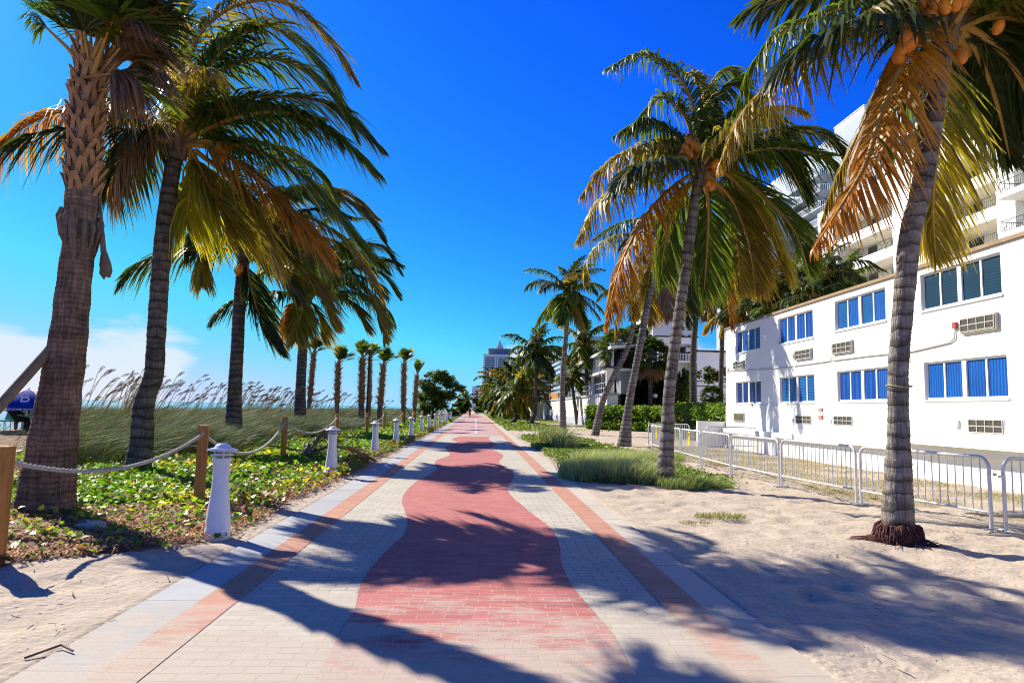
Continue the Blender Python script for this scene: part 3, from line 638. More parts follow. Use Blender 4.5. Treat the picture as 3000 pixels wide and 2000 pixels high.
rng = np.random.default_rng(3); topS = np.array(scen(6.0*SF))
fans = [  # hub pixel, dY, radius, kind, droop, spread
 ((180, 62), 0, .75, 'g', .15, 2.0), ((128, 64), -.3, .55, 'd', .8, 1.7), ((215, 0), .2, .8, 'g', .2, 2.3), ((190, -60), -.2, .9, 'g', .2, 2.3), ((270, -70), 0, 1.0, 'g', .2, 2.3),
 ((330, -60), .2, 1.0, 'g', .25, 2.4), ((330, 50), -.5, 1.0, 'g', .15, 2.6), ((345, 20), .3, 1.05, 'g', .35, 2.4), ((365, 90), .1, 1.05, 'g', .5, 2.3), ((372, 140), -.1, 1.05, 'm', .6, 2.1), ((385, 60), .5, 1.1, 'g', .4, 2.3),
 ((350, 165), -.2, 1.0, 'b', .9, .9), ((325, 180), .1, .95, 'b', 1.1, .6), ((360, 120), -.4, 1.1, 'b', .9, .5), ((395, 160), 0, 1.1, 'b', .9, .6), ((375, 200), -.4, 1.1, 'b', 1.0, .5), ((410, 80), -.2, 1.2, 'b', .7, .6), ((340, 210), -.5, 1.0, 'b', 1.1, .5), ((300, 30), -.5, .9, 'g', .3, 2.2), ((350, -10), -.6, 1.0, 'd', .3, 2.3), ((400, 60), -.3, 1.1, 'd', .4, 2.2), ((230, 20), -.5, .8, 'd', .35, 2.2), ((265, 40), -.2, .9, 'g', .3, 2.0), ((372, 235), .1, 1.05, 'g', .45, 1.6), ((355, 250), -.2, .95, 'b', .8, 1.2), ((335, 250), -.3, .9, 'b', 1.0, .9), ((400, 130), .4, 1.1, 'b', .5, 1.8), ((310, 60), .5, .9, 'd', .4, 2.4), ((245, 70), -.45, .6, 'd', .4, 2.2), ((285, 90), .6, .8, 'd', .5, 2.2), ((410, 20), .1, 1.1, 'm', .4, 2.3), ((385, 190), .3, 1.05, 'b', .7, 1.5), ((240, 30), .5, .9, 'd', .3, 2.4), ((300, 10), -.2, .9, 'd', .3, 2.4)]
for (hp, dy, RR_, kd, dr, sprd) in fans:
    hub = np.array(wpt(hp[0], hp[1], SB.y+dy)); b0 = topS+np.array([rng.normal()*.08, rng.normal()*.08, rng.uniform(-.5, -.1)]); v = hub-b0
    (V, Qd, K), pl = fan_arrays(b0, v, np.linalg.norm(v)-.05, RR_, kd, rng, sprd, 34, dr, .05)
    fo = link('fan_leaf', arr_mesh('fan_leaf', V, Qd, leafm, K), sabal)
    MB().tube([Vector(p) for p in pl], [.045, .026, .014], 6, sq=.6).build('petiole', bootm if kd in 'bm' else rachm, fo)
pole = MB(); pa = D(150, 1020, SB.y-.12); pb = D(-60, 1255, SB.y-1.0)
pole.tube([pb+(pb-pa)*1.2, pb, pa+(pa-pb)*.03], [.068, .068, .068], 12)
setp(pole.build('brace_pole', greywood), 'slanting round grey timber prop leaning on the booted sabal trunk', 'pole')

# --- coconut palm 1 (near, left)
def photo_palm(name, label, tpx, Yd, radii, fr, nutpx=(), bark=barkm, L=.85, n=75, w=.034, group=None, stalkpx=(), nr=.12, nm=None, seed=1, base=None, ring=.1, dk=1.0, fill=7, fs=1.1):
    b = base or GT(*tpx[0]); P3 = [b-Vector((0, 0, .1))]+[D(px, py, b.y+dy) for (px, py, *q) in tpx[1:] for dy in [q[0] if q else 0]]
    root = empty(name, b, label, 'palm tree', group); trunk(root, P3, radii, bark, ring=ring, amp=.07, n=20)
    top = P3[-1]; rgn = np.random.default_rng(seed)
    for kind, dys, pts in fr:
        m_ = len(pts); W_ = [D(px, py, top.y+dys*(i/(m_-1))) for i, (px, py) in enumerate(pts)]
        make_frond(root, W_, kind, L, int(n*1.15), w*1.15, .74*dk if kind in 'gvd' else .8*dk, rgn, .038, wind=(.30*dk, 0, -.05))
    rr = random.Random(seed)
    for k in range(fill):   # inner fronds that fill the crown
        e = (75, 55, 40, 22, 5, 30, 60)[k % 7]; L_, bd = {75: (2.6, 70), 55: (3.0, 85), 40: (3.1, 90), 22: (3.2, 90), 5: (3.0, 70), 30: (3.1, 90), 60: (2.8, 80)}[e]
        me, rm, _, _ = arch(('p', e), R(e), L_, R(bd), 'gdygdgm'[k % 7], ll=.95, n=64, w=.04, droop=.7); o = link('frond', me, root, top-b); az = k*2.399+rr.uniform(-.4, .4); az = math.atan2(math.sin(az), math.cos(az)+.45)
        o.rotation_euler = (rr.uniform(-.25, .25), 0, az); q = fs*rr.uniform(.85, 1.1); o.scale = (q, q, q); link('rachis', rm, o)
    for (px, py, dy) in nutpx:
        c = D(px, py, top.y+dy); nuts(root, c, [(0, 0, 0)], nr, nm, rng=rr)
    for (px, py, dy) in stalkpx: stalks(root, D(px, py, top.y+dy), 30, .42, rng=rr)
    crown_heart(root, top, radii[-1]*1.05, n=9)
    return root
c1 = photo_palm('coconut_palm', 'coconut palm right behind the booted sabal, one orange frond reaching left', 
 [(395, 1400), (413, 1310), (422, 1183), (450, 1100), (457, 1000), (466, 850), (484, 650), (505, 500), (524, 425)], 0, (.27, .215, .19, .18, .175, .17, .17, .16, .155),
 [('m', -.9, [(530, 420), (560, 150), (640, 45), (735, 5), (840, 10), (945, 95), (1040, 235)]),
  ('g', .6, [(530, 415), (590, 180), (690, 90), (800, 80), (920, 170), (1010, 320)]),
  ('g', .2, [(540, 410), (600, 260), (720, 175), (860, 190), (980, 290), (1040, 400)]),
  ('g', -.9, [(540, 400), (612, 328), (700, 303), (816, 318), (969, 385), (1112, 510)]),
  ('d', .9, [(545, 400), (663, 300), (816, 284), (969, 310), (1122, 440)]),
  ('o', -1.2, [(545, 425), (600, 428), (655, 452), (714, 490), (816, 590), (867, 640), (975, 770)]),
  ('g', -.5, [(550, 420), (640, 415), (760, 445), (893, 520), (995, 640), (1090, 760)]),
  ('o', -1.0, [(525, 408), (459, 362), (383, 332), (286, 319), (153, 332), (30, 400), (-70, 520)]),
  ('g', .5, [(530, 400), (535, 200), (555, 10), (600, -110)]),
  ('v', .2, [(555, 432), (560, 520), (545, 650)]), ('y', -.6, [(560, 440), (612, 545), (690, 675)]), ('m', .5, [(570, 440), (680, 530), (740, 640), (800, 760)]),
  ('d', .6, [(520, 415), (440, 400), (370, 450), (310, 570)]), ('b', -.5, [(515, 420), (450, 400), (385, 440), (330, 540)]), ('g', .3, [(520, 405), (420, 330), (330, 300), (250, 340)])],
 [(640, 440, -.35), (660, 450, -.4), (650, 462, -.3), (668, 436, -.2), (632, 458, -.1)], barkd, L=1.08, n=95, w=.034, fs=1.2, stalkpx=[(565, 340, -.2), (575, 335, -.3)], nr=.115)
c2 = photo_palm('coconut_palm', 'coconut palm behind the second rope post, one long frond hanging below its tangled crown', 
 [(682, 1310), (686, 1180), (696, 1000), (702, 880), (716, 740)], 0, (.32, .235, .21, .20, .195),
 [('g', 0, [(720, 730), (760, 600), (840, 560), (950, 600), (1060, 700)]), ('m', -1, [(720, 735), (800, 640), (910, 640), (1020, 720), (1120, 880)]),
  ('g', .8, [(720, 735), (700, 600), (640, 560), (560, 600), (520, 690)]), ('g', 0, [(715, 735), (650, 650), (590, 660), (540, 760)]),
  ('d', 1.2, [(720, 730), (820, 580), (940, 560), (1060, 620), (1135, 720)]), ('m', -1, [(725, 745), (820, 740), (920, 830), (985, 960)]),
  ('g', .5, [(725, 740), (800, 700), (900, 730), (990, 820)]), ('d', -.4, [(722, 750), (735, 850), (770, 950), (822, 1030)]), 
  ('y', -.5, [(715, 740), (660, 700), (610, 730), (590, 830)]), ('g', .8, [(720, 720), (740, 560), (800, 480), (890, 470)]), ('m', .5, [(718, 735), (760, 640), (860, 560), (1000, 560), (1110, 640)]),
  ('g', 1.5, [(718, 735), (690, 560), (700, 470)]), ('d', 1.0, [(718, 740), (800, 780), (870, 870)])],
 [(740, 668, -.4), (752, 690, -.4), (765, 675, -.3), (700, 790, -.4), (765, 712, -.4)], barkd, L=1.15, n=80, w=.05, fs=1.4, stalkpx=[(730, 720, -.3)], nr=.17, seed=2, dk=.75, fill=9)
c3 = photo_palm('coconut_palm', 'third and smallest of the seaside coconut palms, yellow-green nuts under a windblown crown', 
 [(878, 1255), (880, 1150), (888, 1000), (898, 870)], 0, (.36, .27, .25, .235),
 [('g', 0, [(898, 865), (960, 760), (1060, 740), (1140, 800)]), ('m', -1, [(898, 865), (980, 800), (1080, 860), (1130, 1000)]), ('g', .8, [(898, 865), (900, 740), (960, 640), (1060, 640)]),
  ('g', 0, [(895, 865), (830, 790), (770, 800), (730, 870)]), ('d', 1, [(895, 865), (860, 760), (800, 720), (740, 760)]), ('y', -.7, [(895, 870), (880, 930), (865, 990)]),
  ('m', -.8, [(900, 870), (960, 850), (1030, 890), (1080, 970)]), ('d', .6, [(900, 868), (1000, 740), (1110, 720), (1175, 800)]), ('g', -.5, [(900, 868), (1010, 780), (1110, 800), (1172, 870)]),
  ('o', .2, [(895, 872), (860, 900), (850, 960)]), ('y', 0, [(905, 872), (935, 930), (940, 980)]), ('g', 1.2, [(898, 860), (870, 700), (900, 620)]), ('g', .3, [(900, 866), (960, 830), (1030, 840), (1120, 930), (1125, 1010)])],
 [(845, 812, -.5), (905, 800, -.6), (925, 850, -.6), (940, 860, -.5), (915, 842, -.5), (870, 845, -.5)], barkd, L=1.45, n=64, w=.08, nr=.24, nm=nutg, seed=3, dk=.72, fs=1.9, fill=9)

# --- row of young sabal palms on the dune
def small_sabal(px, top_px, crown_px, Yd, label, r=.16, seed=1, spike=0.0, boots=60, name='sabal_palm', baseh=None):
    p = D(px[0], px[1], Yd); zb = float(T(p.x, p.y)) if baseh is None else baseh; b = Vector((p.x, Yd, zb)); tp = D(top_px[0], top_px[1], Yd); cp = D(crown_px[0], crown_px[1], Yd)
    root = empty(name, b, label, 'palm tree', 'young sabal palms on the dune'); mid = (b+tp)/2
    trunk(root, [b-Vector((0, 0, .1)), mid, tp], (r*1.15, r, r*.8), sabalm, n=10, ring=.2)
    H_ = tp.z-b.z; rgx = random.Random(seed)
    cen = lambda z: Vector(((tp.x-b.x)*z/H_, 0, z)); sabal_boots(boots, H_*.32, H_*1.0, lambda z: r*(1-.15*z/H_), rgx, .30, cen, .75).build('leaf_boots', bootm, root)
    parts = []; rn = np.random.default_rng(seed); t0 = np.array(tp-b); dirc = np.array(cp-tp); pet = []
    for k in range(17):
        a = k*2.4; e_ = .1+.8*(k/17)*rn.uniform(.6, 1.2); d = unit((dirc/np.linalg.norm(dirc)*1.0+np.array([math.cos(a)*e_+.25*e_, math.sin(a)*e_, (.5-.9*e_ if not spike else .9)]))[None])[0]
        (V, Qd, K), pl = fan_arrays(t0, d, .3+.65*rn.random(), .85, 'ggdgm'[int(rn.integers(5))], rn, 1.3 if not spike else .5, 18, .3 if not spike else .08, .075); parts.append((V, Qd, K))
        MBp = MB().tube([Vector(q) for q in pl], [.035, .02, .014], 4); pet.append(MBp)
    V, Qd, K = merge(parts); link('crown', arr_mesh('crown', V, Qd, leafm, K), root)
    pm = MB(); [pm.add(q.v, q.f) for q in pet]; pm.build('petioles', bootm, root)
    return root
small_sabal((904, 1185), (920, 1035), (932, 985), 54, 'tall young sabal palm just right of the third coconut trunk', seed=11)
small_sabal((988, 1185), (991, 1065), (1005, 1030), 50, 'young sabal palm with windswept crown, short, between the tall one and the thick pair', seed=12)
small_sabal((1060, 1185), (1062, 1050), (1058, 1000), 50, 'bushy young sabal palm beside the thin dark pole', .19, seed=13, boots=75)
small_sabal((1084, 1185), (1084, 1050), (1094, 1005), 56, 'young sabal palm half hidden behind the thin dark pole, yellowish crown', .12, seed=14)
small_sabal((1111, 1190), (1124, 1068), (1131, 1035), 50, 'leaning young sabal palm just right of the thin dark pole', .17, seed=15)
small_sabal((1181, 1236), (1184, 1065), (1190, 1025), 57, 'nearest young sabal palm of the dune row, held by slanting braces behind the rope posts', .18, seed=16)
small_sabal((1212, 1212), (1222, 1100), (1223, 1080), 66, 'thin young sabal palm with a stiff spiky top beside the sea grape tree', .17, seed=17, spike=1)
b = D(1181, 1236, 57)
for k, (dx, dy, px) in enumerate([(-1.8, .3, 0), (1.1, -.6, 1), (.9, .9, 2)]):
    q = MB().tube([Vector((b.x+dx, b.y+dy, .25)), Vector((b.x+.1, b.y, 1.7))], .05, 6).build('tree_brace', greywood); setp(q, ['slanting brace on the sea side of the sabal behind the posts', 'slanting brace nearest the path on the propped sabal', 'slanting brace behind the propped sabal'][k], 'timber brace', 'timber braces round the young sabal')
p = D(1076, 1180, 52); top = D(1084, 1010, 52)
lp = empty('lamp_pole', Vector((p.x, p.y, float(T(p.x, p.y)))), 'thin dark pole with a short crossbar among the young sabals', 'pole')
MB().tube([(0, 0, -.1), (top.x-p.x, 0, top.z-lp.location.z)], [.09, .07], 8).build('pole', blackp, lp)
q0 = D(1070, 1053, 52)-lp.location; q1 = D(1112, 1053, 52)-lp.location
MB().tube([q0, q1], .03, 6).build('crossbar', blackp, lp)

# --- rope posts and ropes
PO = [(-4.42, 7.0, 1.14), (-4.45, 10.9, 1.40), (-5.1, 18.2, 1.57), (-5.4, 26.7, 1.58), (-5.5, 34.6, 1.57), (-5.55, 41.5, 1.55), (-5.6, 51.5, 1.52), (-5.6, 60, 1.5), (-5.6, 69, 1.5)]
plabs = ['nearest rope post, cut off by the left edge of the photo', 'orange-brown square post behind the nearest lamp bollard', 'square post between the two nearest seaside coconut trunks', 'fourth rope post, just right of the third coconut palm', 'fifth rope post, in front of the tall dune grass', 'sixth rope post, short and half sunk in the bushes', 'seventh rope post, in front of the propped sabal', 'eighth rope post, before the sea grape tree', 'ninth rope post, beside the sea grape tree']
ptop = []
for k, (x, y, zt) in enumerate(PO):
    x = D((-4, 592, 834, 988, 1076, 1126, 1180, 1212, 1238)[k], (1420, 1330, 1250, 1230, 1220, 1215, 1210, 1208, 1206)[k], y).x
    zb = float(T(x, y)); zt = zb+min(1.22, max(.95, zt-zb)); zt = zt if k else 1.13; M = Matrix.Translation((x, y, 0)) @ Matrix.Rotation(.18+.05*k, 4, 'Z'); h = .07 if k else .085
    r_ = empty('rope_post', (x, y, zb), plabs[k], 'post', 'wooden posts carrying the rope')
    o = MB(); o.box(-h, h, -h, h, -.3, zt-zb-.006); o.add([(-h, -h, zt-zb-.006), (h, -h, zt-zb-.006), (h, h, zt-zb-.006), (-h, h, zt-zb-.006), (-h*.85, -h*.85, zt-zb), (h*.85, -h*.85, zt-zb), (h*.85, h*.85, zt-zb), (-h*.85, h*.85, zt-zb)], [(0, 1, 5, 4), (1, 2, 6, 5), (2, 3, 7, 6), (3, 0, 4, 7), (4, 5, 6, 7)])
    c = o.build('post', woodm, r_); r_.rotation_euler = (0, 0, .18+.05*k)
    MB().tube([(0, -h-.015, zt-zb-.13), (0, h+.015, zt-zb-.13)], .028, 10).build('rope_hole_ring', ropem, r_)
    ptop.append(Vector((x, y, zt-.13)))
for k in range(len(ptop)-1):
    a, b = ptop[k], ptop[k+1]; sag = [.30, .52, .42, .40, .35, .35, .3, .3][k]; n = 120 if k < 3 else 40; pts = []
    for i in range(n+1):
        t = i/n; p = a.lerp(b, t); p = p+Vector((0, 0, -sag*4*t*(1-t))); pts.append(p)
    c = np.array([tuple(p) for p in pts]); mbx = MB()
    if k < 3:   # three twisted strands
        tt = unit(np.gradient(c, axis=0)); sd_ = unit(np.cross(tt, [0, 0, 1.0])); up_ = np.cross(sd_, tt); Ltot = np.linalg.norm(b-a)
        n2 = int(Ltot/.028); ci = crom(c[::6], n2); tt = unit(np.gradient(ci, axis=0)); sd_ = unit(np.cross(tt, [0, 0, 1.0])); up_ = np.cross(sd_, tt)
        for s_ in range(3):
            w = np.arange(n2)*.85+s_*2.094; q = ci+sd_*np.cos(w)[:, None]*.0135+up_*np.sin(w)[:, None]*.0135; mbx.tube(list(q), .0135, 6)
    else: mbx.tube(pts, .026, 6)
    nm_ = ['first', 'second', 'third', 'fourth', 'fifth', 'sixth', 'seventh', 'eighth'][k]
    setp(mbx.build('rope', ropem), ['thick white rope sagging across the sabal trunk from the post at the left edge', 'thick white rope sagging between the two nearest whole posts', 'thick rope sagging in front of the third coconut palm trunk', 'rope span sagging right of the third coconut palm', 'fifth rope span, before the tall dune grass', 'sixth rope span, left of the propped sabal', 'seventh rope span, right of the propped sabal', 'farthest rope span, by the sea grape tree'][k], 'rope', 'ropes between the posts')

# --- lamp bollards
def make_bollard(loc):
    r_ = empty('lamp_bollard', loc)
    MB().lathe([(0, -.05), (.148, -.05), (.146, .10), (.143, .105), (.142, .20), (.139, .215), (.128, .32), (.112, .45), (.100, .57), (.094, .68), (.094, .76), (.099, .86), (.108, .905), (.110, .915), (.110, .935), (.095, .938), (0, .938)], 28).build('body', bolm, r_)
    MB().lathe([(0, .93), (.062, .93), (.062, 1.04), (0, 1.04)], 16).build('lens', lampglass, r_)
    mbx = MB()
    for k in range(4):
        a = k*math.pi/2+.5; mbx.tube([(.085*math.cos(a), .085*math.sin(a), .93), (.085*math.cos(a), .085*math.sin(a), 1.04)], .008, 5)
    mbx.build('cage_rods', bolm, r_)
    MB().lathe([(.066, .975), (.135, .968), (.137, .974), (.066, .992)], 28).build('louvre_ring', bolm, r_)
    MB().lathe([(0, 1.02), (.16, 1.022), (.182, 1.026), (.184, 1.032), (.15, 1.046), (.105, 1.056), (.1, 1.06), (.085, 1.085), (.05, 1.108), (0, 1.116)], 28).build('cap', bolm, r_)
    return r_
by = [8.55, 15.9, 22.6, 28.5, 35.0, 41.6, 48.2, 55.2, 62.2, 69.5, 76.5, 83.5, 90.5, 97.5, 104.5, 111.5, 118.5, 125.5, 133, 141, 149]
ordn = ['nearest', 'second', 'third', 'fourth', 'fifth', 'sixth', 'seventh', 'eighth', 'ninth', 'tenth', 'eleventh', 'twelfth', 'thirteenth', 'fourteenth', 'fifteenth', 'sixteenth', 'seventeenth', 'eighteenth', 'nineteenth', 'twentieth', 'last']
b0 = make_bollard((-3.06, 8.55, 0))
for k, y in enumerate(by):
    bx = -3.06 if k == 0 else -3.25+bend(y)
    o = b0 if k == 0 else dup(b0, (bx, y, float(T(bx, y))))
    setp(o, '%s white lamp bollard along the left kerb, %s' % (ordn[k], ['in front of the orange-brown post', 'beside the dry fallen frond', 'right of the fallen frond', 'beyond the third one'][k] if k < 4 else 'counted from the camera'), 'bollard', 'lamp bollards along the path')
    if k: o.rotation_euler = (0, 0, k*.7)

# --- rocks, fallen frond
def rock(loc, s, label, seed):
    me = bpy.data.meshes.new('rock'); import bmesh
    bm = bmesh.new(); bmesh.ops.create_icosphere(bm, subdivisions=4, radius=1)
    for v in bm.verts:
        a = v.co.copy(); n = float(fbm(a.x*1.6+seed, a.y*1.6+a.z*1.9, 4, seed)); v.co = Vector((a.x*s[0], a.y*s[1], a.z*s[2]))*(.62+.75*n)
    for f in bm.faces: f.smooth = True
    bm.to_mesh(me); bm.free(); me.materials.append(coral); o = link('rock', me, None, loc); setp(o, label, 'rock')
p = GT(290, 1372); rock(p+Vector((0, 0, .08)), (.34, .26, .2), 'pale coral rock half buried beside the second palm trunk', 2)
p = GT(60, 1360); rock(p+Vector((0, 0, .02)), (.17, .14, .08), 'small flat pale stone near the rope post at the left edge', 5)
p = GT(675, 1406); rock(p+Vector((0, 0, .03)), (.09, .08, .07), 'small white stone just right of the nearest bollard', 6)
p = GT(262, 1552); rock(p+Vector((0, 0, .02)), (.2, .16, .1), 'brownish stone in the shade below the booted sabal', 8)
p = G(1640, 1288); rock(p, (.35, .3, .07), 'flat grey stone at the right kerb by the grass tuft', 9)
fb = GT(872, 1362); ff = empty('fallen_frond', fb, 'dry brown fallen palm frond lying behind the second lamp bollard', 'palm frond')
for k, (pts) in enumerate([[(0, 0, .05), (.45, .25, .38), (1.0, .4, .45), (1.9, .3, .15)], [(0, 0, .05), (.3, .2, .45), (.55, .3, .75), (.8, .3, .85)]]):
    make_frond(ff, [Vector(p)+fb for p in pts], 'b', .75, 40, .03, .3, np.random.default_rng(k), .03, wind=(.1, 0, 0))
for q in (0,):
    MB().ball((-.05, 0, .05), .12, .1, .08).build('frond_butt', sheathm, ff)
fb = Vector((-4.0, 4.55, .02))
setp(MB().tube([(-2.75, 4.55, .0), (-2.62, 4.7, .03), (-2.5, 4.62, .02)], .008, 5).build('twig', sheathm), 'thin dry twig on the kerb at the lower left', 'twig')

# --- sea grape tree and dark trees down the path
def tree(name, loc, label, blobs, nleaf, size, ca, cb, trunks, group=None, seed=1, cat='tree', gap=.35, leafmat=None, upb=.45, shell=.55, barkmt=None):
    rn = np.random.default_rng(seed); root = empty(name, loc, label, cat, group); P = []; K = []
    tot = sum(b[3]*b[4]*b[5] for b in blobs)
    for (x, y, z, rx, ry, rz) in blobs:
        n = int(nleaf*rx*ry*rz/tot); cl = max(6, n//45); cc = unit(rn.normal(size=(cl, 3)))*(rn.random((cl, 1))**.4)*.92
        ix = rn.integers(0, cl, n); q = cc[ix]+rn.normal(size=(n, 3))*.16
        P.append(q*np.array([rx, ry, rz])+np.array([x, y, z])); shade = (.75+.5*rn.random((cl, 1)))[ix]
        K.append(jcol(n, ca, cb, rn, .2)*shade)
    P = np.concatenate(P); K = np.concatenate(K); V, Qd, Kc = leaves('crown', P, size*(.7+.6*rn.random(len(P))), K, up=upb, asp=.75, rng=rn)
    link('crown', arr_mesh('crown', V, Qd, leafmat or plantm, Kc), root)
    mbt = MB()
    for pts, r0 in trunks: mbt.tube(pts, [r0*(1-.75*i/(len(pts)-1)) for i in range(len(pts))], 8)
    mbt.build('trunk', barkmt or barkd, root)
    return root
tb = Vector((-5.3, 84, .15))
bl = []; rgx = random.Random(4)
for (px, py, r_) in [(1290, 1105, 1.15), (1250, 1125, 1.0), (1320, 1120, 1.1), (1345, 1135, .8), (1270, 1150, 1.3), (1310, 1155, 1.1), (1240, 1165, 1.1), (1340, 1165, .55), (1285, 1180, 1.2), (1250, 1190, 1.0), (1235, 1205, .9), (1260, 1100, .6), (1360, 1140, .45), (1305, 1092, .6)]:
    q = D(px, py, 84)-tb; bl.append((q.x, rgx.uniform(-1, 1), q.z, r_, r_*1.2, r_*.75))
tree('sea_grape_tree', tb, 'rounded sea grape tree with big round leaves at the end of the rope fence', bl, 17000, .23, (.035, .085, .015), (.16, .25, .04),
     [([(0, 0, -.3), (.3, 0, 1.0), (1.0, 0, 2.2), (1.6, .2, 3.2)], .16), ([(0, 0, -.3), (-.5, 0, 1.2), (-.9, 0, 2.6)], .15), ([(-.2, .3, -.3), (.1, .3, 1.2), (.2, .3, 3.0)], .13), ([(.9, -.5, -.4), (.2, -.6, .7), (-.5, -.4, 1.8)], .1)], seed=5)
def dtree(px, py_top, py_bot, Yd, wpx, label, seed, ca=(.02, .05, .012), cb=(.07, .12, .025), n=3500, size=.35, group='trees at the far end of the path', name='broadleaf_tree', cat='tree'):
    bpt = D(px, py_bot, Yd); tp = D(px, py_top, Yd); zb = float(T(bpt.x, bpt.y)) if bpt.x < -2.7 else 0.0; h = tp.z-zb; w = wpx/2000*Yd/2; rgz = random.Random(seed); bl = []
    for k in range(9):
        a = rgz.uniform(0, 6.28); rr = w*.62*math.sqrt(rgz.random()); bl.append((rr*math.cos(a), rr*math.sin(a), h*rgz.uniform(.3, .86), w*rgz.uniform(.3, .5), w*rgz.uniform(.3, .5), h*rgz.uniform(.13, .2)))
    return tree(name, Vector((bpt.x, Yd, zb)), label, bl, int(n*2.2), size*1.15, ca, cb, [([(0, 0, -.2), (.1, 0, h*.4), (.2, .1, h*.75)], max(.08, w*.07)), ([(0, 0, h*.25), (-w*.3, 0, h*.6)], max(.05, w*.04))], group, seed, cat)
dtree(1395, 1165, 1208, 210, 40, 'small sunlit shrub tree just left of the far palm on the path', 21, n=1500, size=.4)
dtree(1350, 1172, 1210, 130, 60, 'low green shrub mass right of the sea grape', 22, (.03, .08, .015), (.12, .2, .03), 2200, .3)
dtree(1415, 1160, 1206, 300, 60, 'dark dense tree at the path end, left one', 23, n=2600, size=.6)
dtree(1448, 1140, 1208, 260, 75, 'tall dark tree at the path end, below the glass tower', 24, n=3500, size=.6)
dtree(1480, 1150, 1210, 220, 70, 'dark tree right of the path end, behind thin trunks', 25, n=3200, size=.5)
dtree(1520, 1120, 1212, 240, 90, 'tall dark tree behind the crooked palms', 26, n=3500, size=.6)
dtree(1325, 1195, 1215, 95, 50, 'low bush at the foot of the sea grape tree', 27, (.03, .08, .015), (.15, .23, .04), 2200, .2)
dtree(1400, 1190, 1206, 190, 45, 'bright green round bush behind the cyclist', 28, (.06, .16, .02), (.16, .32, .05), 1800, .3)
FG = 'coconut palms along the far path'

# ================================================================== RIGHT SIDE PALMS
pr1 = photo_palm('coconut_palm', 'nearest right-hand coconut palm with leaning ringed trunk, frayed root collar and orange nuts', 
 [(2632, 1585), (2630, 1495), (2633, 1352), (2632, 1232), (2631, 1089), (2640, 970), (2650, 850), (2666, 690), (2690, 594), (2707, 514), (2719, 434), (2734, 360), (2750, 250), (2772, 110)], 0,
 (.225, .19, .158, .132, .125, .125, .13, .135, .135, .133, .13, .12, .112, .11),
 [('m', -.3, [(2780, 40), (2700, -15), (2620, 0), (2457, 92), (2304, 204), (2176, 330), (2105, 490)]),
  ('g', 1.2, [(2780, 40), (2700, -60), (2600, -30), (2396, 46), (2294, 90), (2210, 190), (2150, 330)]),
  ('o', -1.1, [(2765, 70), (2725, 70), (2661, 153), (2585, 326), (2534, 485), (2460, 610), (2386, 725)]),
  ('m', .5, [(2760, 80), (2690, 100), (2610, 180), (2534, 357), (2457, 510), (2410, 640)]),
  ('y', 1.0, [(2785, 120), (2765, 300), (2750, 400), (2733, 587), (2742, 760)]),
  ('m', -.2, [(2830, 60), (2890, 50), (3000, 62), (3130, 140), (3230, 300)]),
  ('d', .2, [(2820, 70), (2890, 112), (2967, 190), (3030, 330), (3060, 500)]),
  ('g', .8, [(2810, 60), (2900, 60), (3000, 150), (3070, 330), (3090, 520)]),
  ('d', .9, [(2810, 80), (2860, 150), (2920, 300), (2960, 470)]),
  ('m', -.6, [(2820, 50), (2920, -10), (3020, 40), (3060, 200)]),
  ('g', 0, [(2785, 40), (2760, -150), (2800, -330)]), ('g', .3, [(2785, 40), (2850, -150), (2960, -200), (3080, -120)]), ('g', .8, [(2780, 40), (2650, -120), (2500, -150), (2380, -60)]),
  ('m', -.4, [(2790, 50), (2880, -60), (3000, -80), (3110, 10)]), ('g', .8, [(2780, 90), (2680, 190), (2600, 300), (2560, 430)]), ('d', 1.3, [(2800, 90), (2860, 200), (2880, 330)])],
 [(2742, 10, -.45), (2768, 22, -.5), (2800, 12, -.5), (2728, 40, -.35), (2655, 110, -.6), (2665, 130, -.6), (2640, 145, -.55), (2632, 168, -.5), (2815, 165, -.3), (2705, 8, -.3), (2770, -15, -.5), (2820, -5, -.4), (2925, 80, -.4), (2692, 120, -.3)],
 barkm, L=.80, n=110, w=.026, stalkpx=[(2710, 30, -.1), (2690, 60, 0)], nr=.105, seed=5, base=G(2632, 1585), ring=.085)
# root collar of the near palm
rb = pr1.location; mbr = MB(); rgx = random.Random(8)
for k in range(420):
    a = rgx.uniform(0, 6.283); d = Vector((math.cos(a), math.sin(a), 0)); z = rgx.uniform(.02, .24); r0 = .215+.02*rgx.random()
    mbr.tube([d*r0+Vector((0, 0, z)), d*(r0+.045)+Vector((0, 0, z-.03)), d*(r0+.05+rgx.random()*.04)+Vector((0, 0, z-.10-rgx.random()*.06))], [.011, .010, .004], 4, False)
for k in range(70):
    a = rgx.uniform(0, 6.283); d = Vector((math.cos(a), math.sin(a), 0)); mbr.tube([d*.22+Vector((0, 0, .06)), d*(.33+.1*rgx.random())+Vector((0, 0, .02)), d*(.38+.22*rgx.random())+Vector((rgx.uniform(-.05, .05), rgx.uniform(-.05, .05), -.01))], [.008, .006, .003], 4, False)
mbr.lathe([(.255, -.05), (.25, .08), (.225, .20), (.17, .25)], 20)
mbr.build('root_collar', mat('root_fibres', (.16, .075, .06), .9, .1, var=.7, vscale=30), pr1)
def ring_at(palm, px, py, Yd, r, name, material, w=.006):
    c = D(px, py, Yd)-palm.location; MB().tube([c+Vector((r*math.cos(a), r*math.sin(a), .012*math.cos(a*2))) for a in np.linspace(0, 6.3, 30)], w, 5, False).build(name, material, palm)
ring_at(pr1, 2634, 1132, rb.y, .155, 'yellow_string', mat('yellow_string', (.6, .6, .25), .7, .2), .007)
